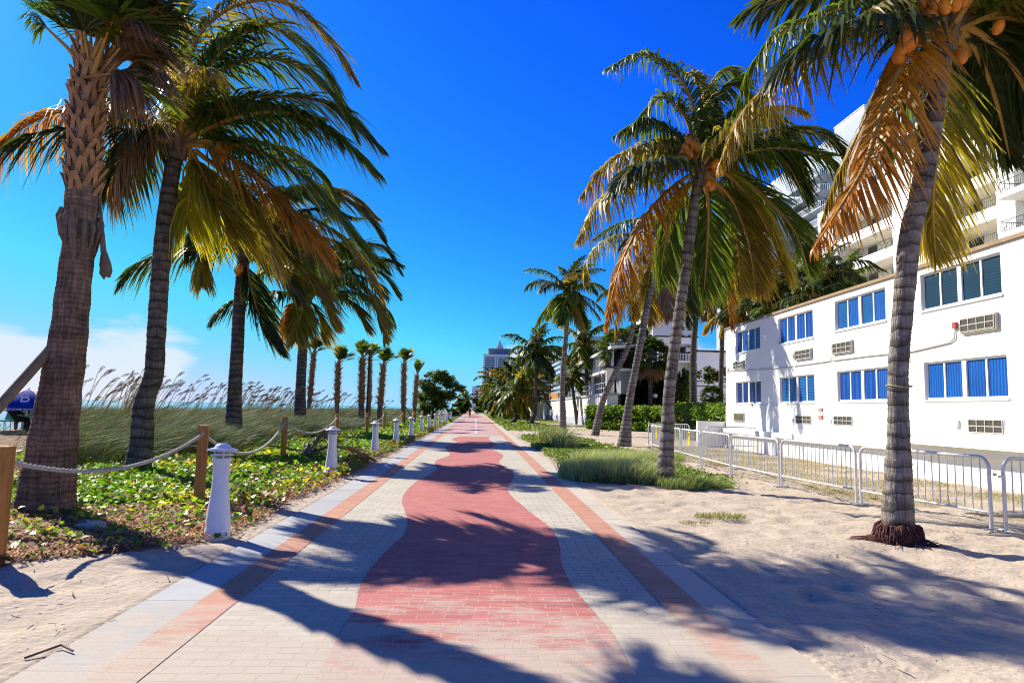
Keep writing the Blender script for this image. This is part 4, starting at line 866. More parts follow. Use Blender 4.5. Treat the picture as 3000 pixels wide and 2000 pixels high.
pr2 = photo_palm('coconut_palm', 'tall coconut palm with orange nuts standing at the right end of the long grass patch', 
 [(1945, 1420), (1953, 1310), (1960, 1155), (1972, 1053), (1988, 930), (2009, 787), (2024, 672), (2038, 572), (2048, 505)], 0, (.235, .165, .135, .13, .125, .12, .12, .115, .11),
 [('g', -.4, [(2055, 480), (2040, 350), (2002, 245), (1925, 175), (1860, 162), (1772, 205)]), ('g', .4, [(2050, 480), (2010, 350), (1950, 285), (1905, 310), (1843, 382)]),
  ('m', .6, [(2040, 470), (1983, 425), (1868, 433), (1770, 490), (1700, 578)]), ('y', -.7, [(2045, 480), (1983, 456), (1849, 513), (1753, 590), (1690, 705)]),
  ('o', -.8, [(2045, 500), (1975, 545), (1905, 615), (1851, 705), (1811, 800), (1775, 950)]), ('y', 0, [(2056, 470), (2052, 300), (2030, 205)]),
  ('v', .1, [(2060, 470), (2065, 300), (2045, 220), (2010, 215)]), ('g', .3, [(2062, 470), (2075, 280), (2120, 205), (2190, 235)]), ('g', -.2, [(2060, 470), (2100, 300), (2150, 250), (2205, 300)]),
  ('d', .8, [(2070, 470), (2120, 415), (2212, 400), (2327, 380), (2423, 400), (2478, 460)]), ('d', 0, [(2070, 480), (2140, 440), (2235, 425), (2308, 483), (2362, 585)]),
  ('y', -.7, [(2065, 505), (2130, 510), (2202, 590), (2258, 690), (2304, 820)]), ('g', .3, [(2070, 500), (2160, 515), (2253, 587), (2330, 680), (2372, 800)]),
  ('g', .8, [(2060, 510), (2075, 600), (2072, 720), (2062, 860)]), ('y', .5, [(2065, 510), (2120, 570), (2155, 680), (2170, 850)]), ('g', .9, [(2050, 510), (1990, 580), (1950, 700), (1935, 820)]),
  ('g', .8, [(2050, 470), (1960, 380), (1880, 360), (1800, 400)]), ('m', .1, [(2068, 505), (2140, 580), (2190, 700), (2215, 850)]), ('g', .5, [(2060, 470), (2150, 360), (2240, 340), (2320, 400)])],
 [(2018, 412, -.4), (2032, 425, -.4), (2008, 432, -.4), (2045, 432, -.45), (2020, 450, -.4), (2095, 480, -.3), (2085, 545, -.25), (2075, 535, -.3), (2000, 448, -.3), (2098, 500, -.2), (2110, 498, -.3), (2040, 415, -.3)],
 barkm, L=.92, n=90, w=.033, stalkpx=[(2085, 400, -.2), (2020, 400, -.1), (2000, 500, -.2)], nr=.105, seed=6, base=G(1945, 1420))
pr3 = photo_palm('coconut_palm', 'leaning coconut palm left of the tall central one, rusty nut cluster in its crown', 
 [(1828, 1305), (1843, 1181), (1862, 1079), (1879, 989), (1898, 890), (1917, 800), (1930, 740), (1950, 690)], 0, (.36, .21, .18, .17, .17, .165, .16, .16),
 [('y', -.6, [(1950, 690), (1828, 687), (1765, 707), (1722, 760), (1712, 830)]), ('g', .5, [(1950, 680), (1900, 640), (1800, 660), (1740, 700)]), ('m', 0, [(1950, 690), (1880, 760), (1820, 880), (1800, 1000)]),
  ('b', 0, [(1955, 700), (1950, 800), (1960, 930)]), ('g', .4, [(1955, 680), (1980, 560), (2060, 540), (2140, 640)]), ('m', -.3, [(1955, 690), (2040, 640), (2110, 740), (2150, 880)]),
  ('d', .6, [(1955, 690), (2000, 780), (2010, 950)]), ('m', .3, [(1955, 690), (1890, 720), (1850, 820), (1850, 930)]), ('g', 0, [(1950, 680), (1930, 560), (1880, 520), (1820, 560)]), ('o', -.6, [(1960, 695), (2050, 720), (2120, 830), (2140, 960)]),
  ('m', .7, [(1950, 700), (1900, 800), (1900, 950)]), ('d', 1, [(1960, 690), (2060, 680), (2140, 760), (2190, 900)]), ('b', 1, [(1960, 700), (2020, 760), (2060, 900)])],
 [(1945, 672, -.5), (1955, 665, -.5), (1938, 680, -.5), (1962, 678, -.5), (1950, 688, -.5)], barkm, L=1.15, n=70, w=.05, stalkpx=[(1945, 660, -.4), (1990, 655, -.3), (2000, 670, -.2)], nr=.15, seed=7, base=G(1828, 1305))
generic_palm('coconut_palm', [(1743, 1277), (1764, 1181), (1802, 1094), (1838, 1022), (1858, 938), (1868, 880), (1880, 850)], 45.9, 'thin strongly leaning coconut palm at the left end of the hedge', nf=20, kinds='gmmyb', r=(.28, .22, .2, .18, .17, .16, .15), nutn=4, seed=3, bark=barkm, scale=1.0)
generic_palm('coconut_palm', [(1650, 1268), (1648, 1119), (1656, 1007), (1664, 896), (1662, 855)], 49.3, 'slim upright coconut palm standing alone in front of the long concrete wall', nf=22, kinds='gdgdm', r=(.26, .2, .18, .17, .16), nutn=5, nutmat=nutg, seed=4, bark=barkm, scale=1.22)
generic_palm('coconut_palm', [(1714, 1246), (1720, 1167), (1717, 1080), (1712, 1010)], 78, 'slender coconut palm close to the concrete wall, right one of two', nf=18, kinds='gdgy', r=(.26, .2, .17, .15), nutn=0, seed=5, detail=30, bark=barkd, scale=1.35)
generic_palm('coconut_palm', [(1694, 1243), (1683, 1180), (1677, 1119), (1680, 1100)], 80, 'short coconut palm close to the concrete wall, left one of two', nf=18, kinds='gdgy', r=(.34, .2, .18, .15), nutn=0, seed=6, detail=30, bark=barkd, scale=1.2)
generic_palm('coconut_palm', [(1500, 1239), (1512, 1221), (1506, 1183), (1510, 1142)], 79, 'low bushy coconut palm with a strongly crooked trunk beside the path lawn', nf=22, kinds='gdgym', r=(.26, .18, .17, .16), nutn=3, seed=7, detail=30, bark=barkd, scale=1.5, flop=.1)
generic_palm('coconut_palm', [(1556, 1243), (1570, 1194), (1569, 1130), (1569, 1049), (1566, 1030)], 75, 'tall dark coconut palm with a bent lower trunk, left of the upright lone one', nf=22, kinds='gdgd', r=(.24, .18, .17, .16, .15), nutn=3, seed=8, detail=30, bark=barkd, scale=1.45)
for k, (px, pyb, pyt, Yd, s, lab) in enumerate([(1480, 1223, 1165, 105, 1.2, 'coconut palm just left of the crooked bushy one'), (1441, 1214, 1112, 150, 1.15, 'thin tall coconut palm nearest the path end lawn'), (1466, 1219, 1150, 130, 1.2, 'dark coconut palm second from the path end lawn'),
      (1502, 1221, 1115, 118, 1.3, 'coconut palm rising behind the crooked bushy one'), (1520, 1222, 1165, 112, 1.1, 'short coconut palm before the dark doorway'), (1533, 1221, 1110, 120, 1.3, 'coconut palm left of the dark doorway'), (1545, 1220, 1085, 125, 1.4, 'tallest coconut palm of the clump by the dark doorway'),
      (1490, 1219, 1125, 140, 1.3, 'coconut palm in the back of the clump by the lawn'), (1365, 1209, 1168, 230, 1.1, 'squat brownish palm standing in the middle of the far path'), (1428, 1209, 1150, 230, 1.4, 'distant coconut palm at the path end below the tower'), (1457, 1211, 1135, 200, 1.4, 'distant coconut palm right of the path end')]):
    p = D(px, pyb, Yd); t_ = D(px, pyt, Yd); far_palm(p.x, p.y, t_.z, lab, FG, (.3*math.sin(k*3), .2), s*1.3, 'f%d' % (k % 3), ['dg', 'dgm', 'gd'][k % 3], r=.17, curve=.3*math.sin(k*5), rz=k*1.1, bark=barkd)
# palms and fan palms behind the low white building and hedge
BG = 'dark palms behind the low white building'
for k, (px, pyt, Yd, s, lab, kn) in enumerate([(2420, 800, 40, 1.0, 'dark coconut palm with a nut cluster just above the white roof', 'dgd'), (2255, 900, 42, 1.05, 'dark coconut palm crown low over the white roof', 'ddg'), (2200, 800, 44, 1.1, 'brownish coconut palm rising left end behind the white roof', 'mdb'),
      (2320, 830, 45, 1.0, 'dark coconut palm second from the nut-bearing one', 'ddg'), (2150, 900, 47, 1.05, 'dark coconut palm at the corner of the low white building', 'dmb'), (2120, 830, 50, 1.1, 'brown-fronded coconut palm left of the low white building', 'mbg'), (2380, 870, 38, .85, 'low dark coconut palm touching the roof coping', 'dd'), (2470, 820, 43, .9, 'dark coconut palm mostly behind the near ringed trunk', 'dg')]):
    p = D(px, pyt, Yd); generic_palm('coconut_palm', None, Yd, lab, group=BG, nf=18, kinds=kn, pts=[Vector((p.x-.4, Yd, 0)), Vector((p.x-.2, Yd, p.z*.5)), p], r=(.2, .17, .15), nutn=3 if k in (0, 1) else 0, seed=30+k, detail=30, bark=barkd, scale=s, flop=.1, wind=.1)
p = D(2050, 830, 52); generic_palm('coconut_palm', [(2031, 1190), (2030, 1050), (2039, 925), (2050, 840)], 52, 'straight dark coconut palm behind the hedge with brown hanging fronds', nf=20, kinds='mbbg', r=(.27, .24, .22, .2), nutn=4, seed=41, bark=barkd, scale=1.1, flop=.25)
def fan_palm(px, pyb, pyt, Yd, label, R_=1.5, seed=1, kinds='ddg'):
    b = D(px, pyb, Yd); b.z = 0; t_ = D(px, pyt, Yd); root = empty('fan_palm', b, label, 'palm tree', 'fan palms behind the hedge'); trunk(root, [b, (b+t_)/2, t_], (.24, .2, .19), barkd, n=10, ring=.2)
    rn = np.random.default_rng(seed); parts = []
    for k in range(60):
        a = k*2.4; e = 1.25-2.3*(k/60); d = np.array([math.cos(a)*math.cos(e), math.sin(a)*math.cos(e), math.sin(e)])
        (V, Qd, K), _ = fan_arrays(np.array([0, 0, t_.z]), d, R_*.62, R_*.5, kinds[int(rn.integers(len(kinds)))] if e > -.6 else 'b', rn, 2.8, 24, .45, .13); parts.append((V, Qd, K))
    V, Qd, K = merge(parts); link('crown', arr_mesh('crown', V, Qd, leafm, K), root); return root
fan_palm(1812, 1200, 1020, 67, 'big round-headed fan palm behind the thin leaning trunk', 2.5, 1)
fan_palm(1905, 1200, 1045, 64, 'round-headed fan palm right behind the hedge lamp', 2.3, 2)
fan_palm(1862, 1200, 1000, 72, 'fan palm between the two bigger round-headed ones', 2.2, 4)
fan_palm(2085, 1180, 1160, 50, 'small dark fan palm against the pale wall', 1.0, 3)

# ================================================================== HEDGE, SHRUBS, LAMPS
def hedge(name, pts, w, h, label, n, size, ca, cb, seed):
    rn = np.random.default_rng(seed); P = []; mbx = MB(); tot = sum((Vector(pts[i+1])-Vector(pts[i])).length for i in range(len(pts)-1))
    for i in range(len(pts)-1):
        a, b = Vector(pts[i]), Vector(pts[i+1]); L = (b-a).length; m_ = int(n*L/tot); t = rn.random(m_)
        ang = rn.random(m_)*2*np.pi; sx = np.sign(np.cos(ang))*np.abs(np.cos(ang))**.45; sz = np.sign(np.sin(ang))*np.abs(np.sin(ang))**.45
        bump = 1+.16*(fbm(t*L*1.4, sz*1.5, 3, seed+i)-.5)*2
        d = (b-a).normalized(); nr = Vector((-d.y, d.x)); q = np.zeros((m_, 3)); q[:, 0] = a.x+d.x*L*t+nr.x*sx*w*.5*bump; q[:, 1] = a.y+d.y*L*t+nr.y*sx*w*.5*bump; q[:, 2] = (h*.5+sz*h*.5*bump)
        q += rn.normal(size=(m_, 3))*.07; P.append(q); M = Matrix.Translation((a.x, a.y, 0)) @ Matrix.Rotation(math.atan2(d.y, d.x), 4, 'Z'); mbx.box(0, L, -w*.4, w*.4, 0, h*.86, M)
    P = np.concatenate(P); V, Qd, K = leaves('l', P, size*(.7+.6*rn.random(len(P))), jcol(len(P), ca, cb, rn, .25), up=.4, asp=.8, rng=rn)
    root = empty(name, (pts[0][0], pts[0][1], 0), label, 'hedge'); o = link('foliage', arr_mesh('foliage', V-np.array([pts[0][0], pts[0][1], 0]), Qd, plantm, K), root)
    c = mbx.build('dark_core', mat('hedge_core_shade', (.03, .04, .015), .9, .1), root); c.location = (-pts[0][0], -pts[0][1], 0)  # solid dark core standing for the deep shade inside the hedge
hedge('hedge', [(10.9, 63.5), (16.2, 55.5), (15.6, 50)], 2.2, 2.05, 'clipped bright green hedge between the concrete wall and the white building', 16000, .2, (.06, .17, .012), (.26, .42, .04), 3)
hedge('hedge', [(14.2, 46), (14.4, 35.4)], 2.2, 2.15, 'looser green hedge right beside the corner of the white building', 8000, .17, (.05, .14, .012), (.20, .34, .035), 4)
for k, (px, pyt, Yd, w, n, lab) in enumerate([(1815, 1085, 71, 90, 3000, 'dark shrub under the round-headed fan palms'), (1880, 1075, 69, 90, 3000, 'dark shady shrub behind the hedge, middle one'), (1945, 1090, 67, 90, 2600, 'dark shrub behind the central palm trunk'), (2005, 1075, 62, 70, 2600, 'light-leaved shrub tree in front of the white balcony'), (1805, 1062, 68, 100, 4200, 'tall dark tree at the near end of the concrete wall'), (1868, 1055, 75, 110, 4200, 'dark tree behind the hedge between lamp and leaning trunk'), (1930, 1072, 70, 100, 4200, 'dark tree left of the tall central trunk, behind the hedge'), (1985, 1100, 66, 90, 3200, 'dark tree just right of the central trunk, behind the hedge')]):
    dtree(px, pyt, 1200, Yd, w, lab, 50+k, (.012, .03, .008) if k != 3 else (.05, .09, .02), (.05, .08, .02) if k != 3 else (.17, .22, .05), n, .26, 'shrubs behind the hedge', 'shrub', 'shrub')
tree('small_tree', D(2103, 1190, 54)*1.0, 'small open-branched tree against the pale blue-white wall', [(q.x, 0, q.z, .9, .8, .6) for q in [D(2080, 1092, 54)-D(2103, 1190, 54), D(2110, 1080, 54)-D(2103, 1190, 54), D(2095, 1108, 54)-D(2103, 1190, 54), D(2120, 1100, 54)-D(2103, 1190, 54), D(2065, 1105, 54)-D(2103, 1190, 54)]], 1500, .2, (.03, .06, .015), (.10, .14, .03), [([(0, 0, -.6), (.05, 0, .9), (-.5, 0, 2.2)], .08), ([(.05, 0, .9), (.4, 0, 2.3)], .06), ([(0, 0, .6), (-.9, .1, 2.0)], .05)], seed=61)
def globe_lamp(px, py, Yd, r, label):
    c = D(px, py, Yd); root = empty('globe_lamp', (c.x, c.y, 0), label, 'lamp', 'globe lamps behind the hedge')
    MB().tube([(0, 0, 0), (0, 0, c.z-r)], .035, 8).build('pole', blackp, root); MB().lathe([(.1, c.z-r-.02), (.1, c.z-r+.05), (.06, c.z-r+.07)], 12).build('collar', blackp, root)
    MB().ball((0, 0, c.z), r, n=20, m_=14).build('globe', globe, root)
globe_lamp(1920, 1159, 63, .21, 'white globe lamp over the hedge between the two big leaning trunks')
globe_lamp(2101, 1154, 50, .2, 'white globe lamp beside the corner of the low white building')
globe_lamp(1829, 1156, 68, .2, 'white globe lamp farthest left over the hedge')
globe_lamp(1838, 1156, 70, .19, 'white globe lamp half hidden by the leaning trunk')

# ================================================================== BARRICADES
def barricade(a, b, label, nb=17, sign=False, h=1.06):
    a = Vector((a[0], a[1], 0)); b = Vector((b[0], b[1], 0)); d = (b-a); L = d.length; ang = math.atan2(d.y, d.x)
    r_ = empty('crowd_barrier', a, label, 'barricade', 'metal crowd barriers'); r_.rotation_euler = (0, 0, ang)
    rc = .16; pts = [(0.03, 0, 0.0)] + [(0.03, 0, .5)] + [(0.03, 0, h-rc)]
    for k in range(1, 6): w = k/6*math.pi/2; pts.append((.03+rc-rc*math.cos(w), 0, h-rc+rc*math.sin(w)))
    pts.append((.03+rc, 0, h)); pts.append((L-.03-rc, 0, h))
    for k in range(1, 6): w = k/6*math.pi/2; pts.append((L-.03-rc+rc*math.sin(w), 0, h-rc+rc*math.cos(w)))
    pts += [(L-.03, 0, h-rc), (L-.03, 0, .5), (L-.03, 0, 0)]
    MB().tube(pts, .027, 8).build('frame', galv, r_)
    MB().tube([(.03, 0, .26), (L-.03, 0, .26)], .019, 8).build('bottom_rail', galv, r_)
    for k in range(nb):
        x = .03+(L-.06)*(k+1)/(nb+1); xt = x; zt = h if rc < x < L-rc else h-.06
        MB().tube([(x, 0, .26), (xt, 0, zt)], .0105, 5, False).build('bar', galv, r_)
    for x in (.03, L-.03):
        MB().tube([(x, -.16, .02), (x, .16, .02)], .014, 6).build('foot', galv, r_)
    MB().box(-.045, .03, -.02, .02, .78, .81).build('hook', galv, r_)
    if sign:
        s = MB().box(L*.42, L*.42+.27, -.035, -.03, h-.5, h-.04).build('notice_plate', yelsign, r_)
        MB().box(L*.42+.015, L*.42+.255, -.039, -.0355, h-.20, h-.185).build('plate_line', blackp, r_)
        for j in range(6): MB().box(L*.42+.03+.036*j, L*.42+.055+.036*j, -.039, -.0355, h-.155, h-.105).build('plate_letter_mark', blackp, r_) if j % 2 == 0 else MB().box(L*.42+.03+.036*j, L*.42+.040+.036*j, -.039, -.0355, h-.155, h-.105).build('plate_letter_mark', blackp, r_)
BPTS = [(7.6, 9.78), (7.14, 12.55), (6.9, 15.3), (6.82, 18.1), (6.95, 20.9), (7.15, 23.7), (7.3, 26.5), (7.6, 29.3), (8.3, 32.0)]
blab = ['metal crowd barrier crossing behind the near ringed palm trunk', 'metal crowd barrier just left of the near palm trunk', 'metal crowd barrier second left of the near palm trunk', 'metal crowd barrier in front of the building ledge corner', 'metal crowd barrier with yellow notice nearest the central palm', 'metal crowd barrier partly behind the tall central trunk', 'metal crowd barrier with yellow notice left of the central trunk', 'farthest metal crowd barrier of the curving row, in front of the hedge']
for k in range(8):
    a, b = Vector(BPTS[k]), Vector(BPTS[k+1]); g_ = (b-a).normalized()*.035; barricade(tuple(b-g_), tuple(a+g_), blab[k], sign=k in (4, 6))
barricade((7.68, 9.72), (10.25, 9.85), 'metal crowd barrier running off the right edge of the photo')
barricade((8.5, 33.6), (10.9, 34.6), 'metal crowd barrier set crosswise behind the curving row, left one'); barricade((10.0, 29.5), (12.2, 29.2), 'metal crowd barrier set crosswise near the ledge corner')
pl = MB().box(7.585, 7.625, 9.74, 9.77, .80, .84); pl.tube([(7.59, 9.75, .84), (7.59, 9.75, .88), (7.605, 9.75, .895), (7.62, 9.75, .88), (7.62, 9.75, .84)], .005, 5)
setp(pl.build('padlock', mat('brass_padlock', (.7, .65, .5), .4, .5, metal=.4)), 'small padlock hooking the two nearest barriers together', 'padlock')
p = G(1882, 1262); cr_ = empty('wooden_crate', (p.x, p.y, 0), 'orange-brown wooden box behind the far barriers', 'crate')
for k in range(5): MB().box(-.5, .5, -.3, -.27, .05+k*.2, .22+k*.2).build('slat', woodm, cr_)
MB().box(-.48, .48, -.27, .3, .03, 1.02).build('body', woodm, cr_)

# ================================================================== LOW WHITE BUILDING
def wall_x(X0, y0, y1, z0, z1, openings, depth=.1, mbx=None):
    """wall in the plane x=X0 facing -x, with recessed openings"""
    mbx = mbx or MB(); ysx = sorted({y0, y1} | {v for o in openings for v in o[:2]}); zsx = sorted({z0, z1} | {v for o in openings for v in o[2:]})
    for i in range(len(ysx)-1):
        for j in range(len(zsx)-1):
            cy, cz = (ysx[i]+ysx[i+1])/2, (zsx[j]+zsx[j+1])/2
            if any(o[0] < cy < o[1] and o[2] < cz < o[3] for o in openings): continue
            mbx.add([(X0, ysx[i], zsx[j]), (X0, ysx[i], zsx[j+1]), (X0, ysx[i+1], zsx[j+1]), (X0, ysx[i+1], zsx[j])], [(0, 1, 2, 3)])
    for (a, b, c, d) in openings:
        e = X0+depth; mbx.add([(X0, a, c), (X0, b, c), (X0, b, d), (X0, a, d), (e, a, c), (e, b, c), (e, b, d), (e, a, d)], [(0, 1, 5, 4), (1, 2, 6, 5), (2, 3, 7, 6), (3, 0, 4, 7)])
    return mbx
def pane_mat(name, c1, c2, axis, freq, dist=0.0):
    M = bpy.data.materials.new(name); M.use_nodes = True; t = M.node_tree; b = t.nodes['Principled BSDF']; b.inputs['Roughness'].default_value = .5
    b.inputs['Coat Weight'].default_value = .12; b.inputs['Coat Roughness'].default_value = .03; b.inputs['Specular IOR Level'].default_value = .15
    tcn = NN(t, 'ShaderNodeTexCoord'); wv = NN(t, 'ShaderNodeTexWave', wave_type='BANDS', bands_direction=axis, wave_profile='SIN'); wv.inputs['Scale'].default_value = freq; wv.inputs['Distortion'].default_value = dist; wv.inputs['Detail'].default_value = 1.5
    t.links.new(tcn.outputs['Object'], wv.inputs[0]); x = NN(t, 'ShaderNodeMix', data_type='RGBA'); x.inputs[6].default_value = (*c1, 1); x.inputs[7].default_value = (*c2, 1); t.links.new(wv.outputs[0], x.inputs['Factor'])
    n = NN(t, 'ShaderNodeTexNoise'); n.inputs['Scale'].default_value = 1.2; t.links.new(tcn.outputs['Object'], n.inputs[0])
    mu = NN(t, 'ShaderNodeMix', data_type='RGBA', blend_type='MULTIPLY'); mu.inputs['Factor'].default_value = .6; t.links.new(x.outputs[2], mu.inputs[6]); t.links.new(n.outputs['Fac'], mu.inputs[7])
    t.links.new(mu.outputs[2], b.inputs['Base Color']); return M
pm = {'c': pane_mat('blue_curtain', (.0, .055, .32), (.003, .16, .60), 'Y', 3.2, 2.0), 'b': pane_mat('blue_blinds', (.0, .035, .24), (.004, .20, .52), 'Z', 5.5), 'd': pane_mat('navy_glass', (.0, .02, .14), (.0, .035, .2), 'Y', 1.0),
      't': pane_mat('teal_shade', (.0, .028, .065), (.0, .055, .11), 'Z', 4.0), 'n': pane_mat('deep_blue_glass', (.0, .05, .30), (.0, .12, .55), 'Y', 1.2, 1.0)}
XB = 12.3; WU = [(29.08, 31.9, 4.5, 5.53), (24.37, 27.27, 4.5, 5.55), (19.88, 22.82, 4.55, 5.57), (15.29, 18.22, 4.58, 5.6)]; WL = [(29.06, 31.95, 2.12, 3.13), (24.34, 27.22, 2.12, 3.15), (19.85, 22.76, 2.13, 3.15), (15.24, 18.2, 2.13, 3.15)]
LB = empty('low_white_building', (XB, 20, 0), 'low two-storey white building with strips of blue windows behind the crowd barriers', 'building')
def part(mbx, name, material, parent=LB):
    base = Vector(LB.location) if parent is LB else None
    o = mbx.build(name, material, parent)
    me = o.data
    off = Vector(parent.location)
    pp = parent
    while pp.parent is not None: pp = pp.parent; off += Vector(pp.location)
    me.transform(Matrix.Translation(-off)); return o
def sub(mbx, name, material, parent_part, root):
    o = mbx.build(name, material, parent_part); o.data.transform(Matrix.Translation(-Vector(root.location))); return o
w = wall_x(XB, 2, 33.2, 2.03, 5.78, WU+WL, .11); w.add([(XB, 33.2, 0), (22, 33.2, 0), (22, 33.2, 5.78), (XB, 33.2, 5.78)], [(0, 1, 2, 3)]); w.add([(XB, 2, 0), (22, 2, 0), (22, 2, 5.78), (XB, 2, 5.78)], [(0, 3, 2, 1)]); w.add([(XB, 2, 5.78), (22, 2, 5.78), (22, 33.2, 5.78), (XB, 33.2, 5.78)], [(0, 1, 2, 3)])
part(w, 'wall', whitep)
w = MB(); w.add([(XB-.03, 2, .8), (XB-.03, 33.2, .8), (XB-.03, 33.2, 2.03), (XB-.03, 2, 2.03), (XB, 2, 2.04), (XB, 33.2, 2.04)], [(0, 3, 2, 1), (3, 4, 5, 2)]); part(w, 'lower_wall', whitep)
part(MB().box(XB-.02, XB+.3, 2, 33.22, -.2, .75), 'plinth', whitep)
w = MB().box(XB-.27, XB+.1, 2, 33.9, .73, .93); w.box(XB-.5, XB+.2, 2, 18.6, .935, .99); part(w, 'ledge', whitep)
part(MB().box(XB-.06, XB+.25, 2, 28.24, 5.785, 5.88), 'roof_coping', tancap); part(MB().box(XB-.05, XB+.25, 28.42, 33.25, 5.785, 5.87), 'roof_coping', mat('grey_tan_coping', (.30, .27, .24), .8, .2)); part(MB().box(XB-.09, XB+.2, 28.2, 28.46, 5.70, 5.86), 'roof_scupper', galv)
def window(o, kinds, root=LB):
    a, b, c, d = o; x = XB+.06; f = MB(); t = .055; f.box(x, x+.05, a, a+t, c, d); f.box(x, x+.05, b-t, b, c, d); f.box(x, x+.05, a+t, b-t, c, c+t); f.box(x, x+.05, a+t, b-t, d-t, d)
    m_ = (a+b)/2; f.box(x-.012, x+.05, m_-.075, m_+.075, c+t, d-t); q1, q3 = (a+t+m_-.075)/2, (b-t+m_+.075)/2
    for q in (q1, q3): f.box(x+.003, x+.05, q-.03, q+.03, c+t, d-t)
    wo = part(f, 'window', framem, root)
    e = [a+t, q1-.03, q1+.03, m_-.075, m_+.075, q3-.03, q3+.03, b-t]
    for k in range(4): sub(MB().box(x+.03, x+.045, e[2*k]+.001, e[2*k+1]-.001, c+t+.001, d-t-.001), 'pane', pm[kinds[k]], wo, root)   # kinds listed from near (right) to far (left)
    s = MB().box(XB-.035, XB+.06, a-.03, b+.03, c-.05, c-.002); sub(s, 'sill', framem, wo, root)
for o, kd in zip(WU, ['bbnn', 'nnnn', 'cbcb', 'tttt']): window(o, kd)
for o, kd in zip(WL, ['dddd', 'bbbb', 'cnnn', 'cccc']): window(o, kd)
def ac(y0, y1, z0, z1, dep, case, louv=False):
    c = MB().box(XB-dep, XB+.02, y0-.04, y1+.04, z0-.04, z1+.04); cw = part(c, 'air_conditioner', case); sub(MB().box(XB-dep-.006, XB-dep-.001, y0, y1, z0, z1), 'grille_back', acm, cw, LB)
    g_ = MB()
    if louv:
        for k in range(8): g_.box(XB-dep-.03, XB-dep-.008, y0, y1, z0+(z1-z0)*(k+.2)/8, z0+(z1-z0)*(k+.5)/8)
    else:
        for k in range(5): yy = y0+(y1-y0)*k/4; g_.box(XB-dep-.02, XB-dep-.008, yy-.012, yy+.012, z0, z1)
        for k in range(3): zz_ = z0+(z1-z0)*k/2; g_.box(XB-dep-.018, XB-dep-.0085, y0, y1, zz_-.012, zz_+.012)
    sub(g_, 'grille', acwh if not louv else mat('yellowed_louvre', (.5, .45, .25), .5, .4), cw, LB)
ac(30.86, 32.05, 3.77, 4.07, .06, acwh); ac(24.48, 25.68, 3.77, 4.08, .07, acwh); ac(21.74, 22.87, 3.78, 4.10, .07, acwh); ac(15.47, 16.6, 3.81, 4.13, .08, acwh)
ac(24.6, 25.76, 1.34, 1.62, .045, framem); ac(21.82, 22.95, 1.35, 1.63, .045, framem); ac(15.4, 16.5, 1.31, 1.62, .045, framem); ac(30.9, 32.0, 1.34, 1.66, .09, acwh, True)
cd = MB(); xw = XB-.03; cd.tube([(xw, 33.15, 3.72), (xw, 32.86, 3.73), (xw, 29, 3.57), (xw, 26.2, 3.52), (xw, 25.95, 3.56), (xw, 25.93, 3.9)], .018, 6); cd.tube([(xw, 25.9, 3.53), (xw, 23.2, 3.54), (xw, 23.02, 3.6), (xw, 23.0, 3.94)], .018, 6)
cd.tube([(xw, 22.98, 3.54), (xw, 21, 3.54), (xw, 18.6, 3.50), (xw, 17.1, 3.60), (xw, 16.9, 3.7), (xw, 16.87, 3.95)], .018, 6); part(cd, 'conduit', mat('painted_conduit', (.66, .60, .58), .5, .3))
bx_ = MB(); [bx_.box(XB-.07, XB, y-.05, y+.05, z, z+.15) for y, z in ((25.93, 3.9), (23.0, 3.94), (32.86, 3.7), (26.0, 1.36))]; [part(MB().box(XB-.07, XB, y-.05, y+.05, z, z+.15), 'junction_box', galv) for y, z in ((25.93, 3.9), (23.0, 3.94), (32.86, 3.7), (26.0, 1.36))]; part(MB().box(XB-.07, XB, 16.81, 16.93, 3.94, 4.1), 'red_junction_box', mat('red_box', (.5, .12, .08), .5, .3))
bx_ = MB(); bx_.box(XB-.1, XB-.03, 16.85, 16.98, 1.42, 1.6); bx_.tube([(XB-.05, 16.9, 1.42), (XB-.05, 16.9, .95)], .012, 5); bx_.tube([(XB-.05, 23.2, 1.5), (XB-.05, 23.2, .95)], .012, 5); bx_.tube([(XB-.05, 25.98, 1.45), (XB-.05, 25.98, .95)], .012, 5); bx_.box(XB-.06, XB-.03, 23.15, 23.27, 1.4, 1.55); part(bx_, 'downpipe', framem)
part(MB().box(XB-.03, XB, 17.7, 18.3, 3.0, 3.1) if False else MB().box(XB-.02, XB-.001, 18.75, 19.2, 3.22, 3.36), 'blank_plate', framem)
# rust streaks below the window air conditioners
def stain_mat():
    M = bpy.data.materials.new('rust_stain'); M.use_nodes = True; t = M.node_tree; b = t.nodes['Principled BSDF']; b.inputs['Roughness'].default_value = .8
    tcn = NN(t, 'ShaderNodeTexCoord'); mpn = NN(t, 'ShaderNodeMapping'); mpn.inputs['Scale'].default_value = (1, 22, 1.2); t.links.new(tcn.outputs['Object'], mpn.inputs[0])
    n = NN(t, 'ShaderNodeTexNoise'); n.inputs['Scale'].default_value = 1.5; t.links.new(mpn.outputs[0], n.inputs[0]); mr = NN(t, 'ShaderNodeMapRange'); mr.inputs['From Min'].default_value = .5; mr.inputs['From Max'].default_value = .75; t.links.new(n.outputs[0], mr.inputs[0])
    x = NN(t, 'ShaderNodeMix', data_type='RGBA'); x.inputs[6].default_value = (.84, .83, .79, 1); x.inputs[7].default_value = (.62, .36, .14, 1); t.links.new(mr.outputs[0], x.inputs['Factor']); t.links.new(x.outputs[2], b.inputs['Base Color']); return M
sm1 = stain_mat()
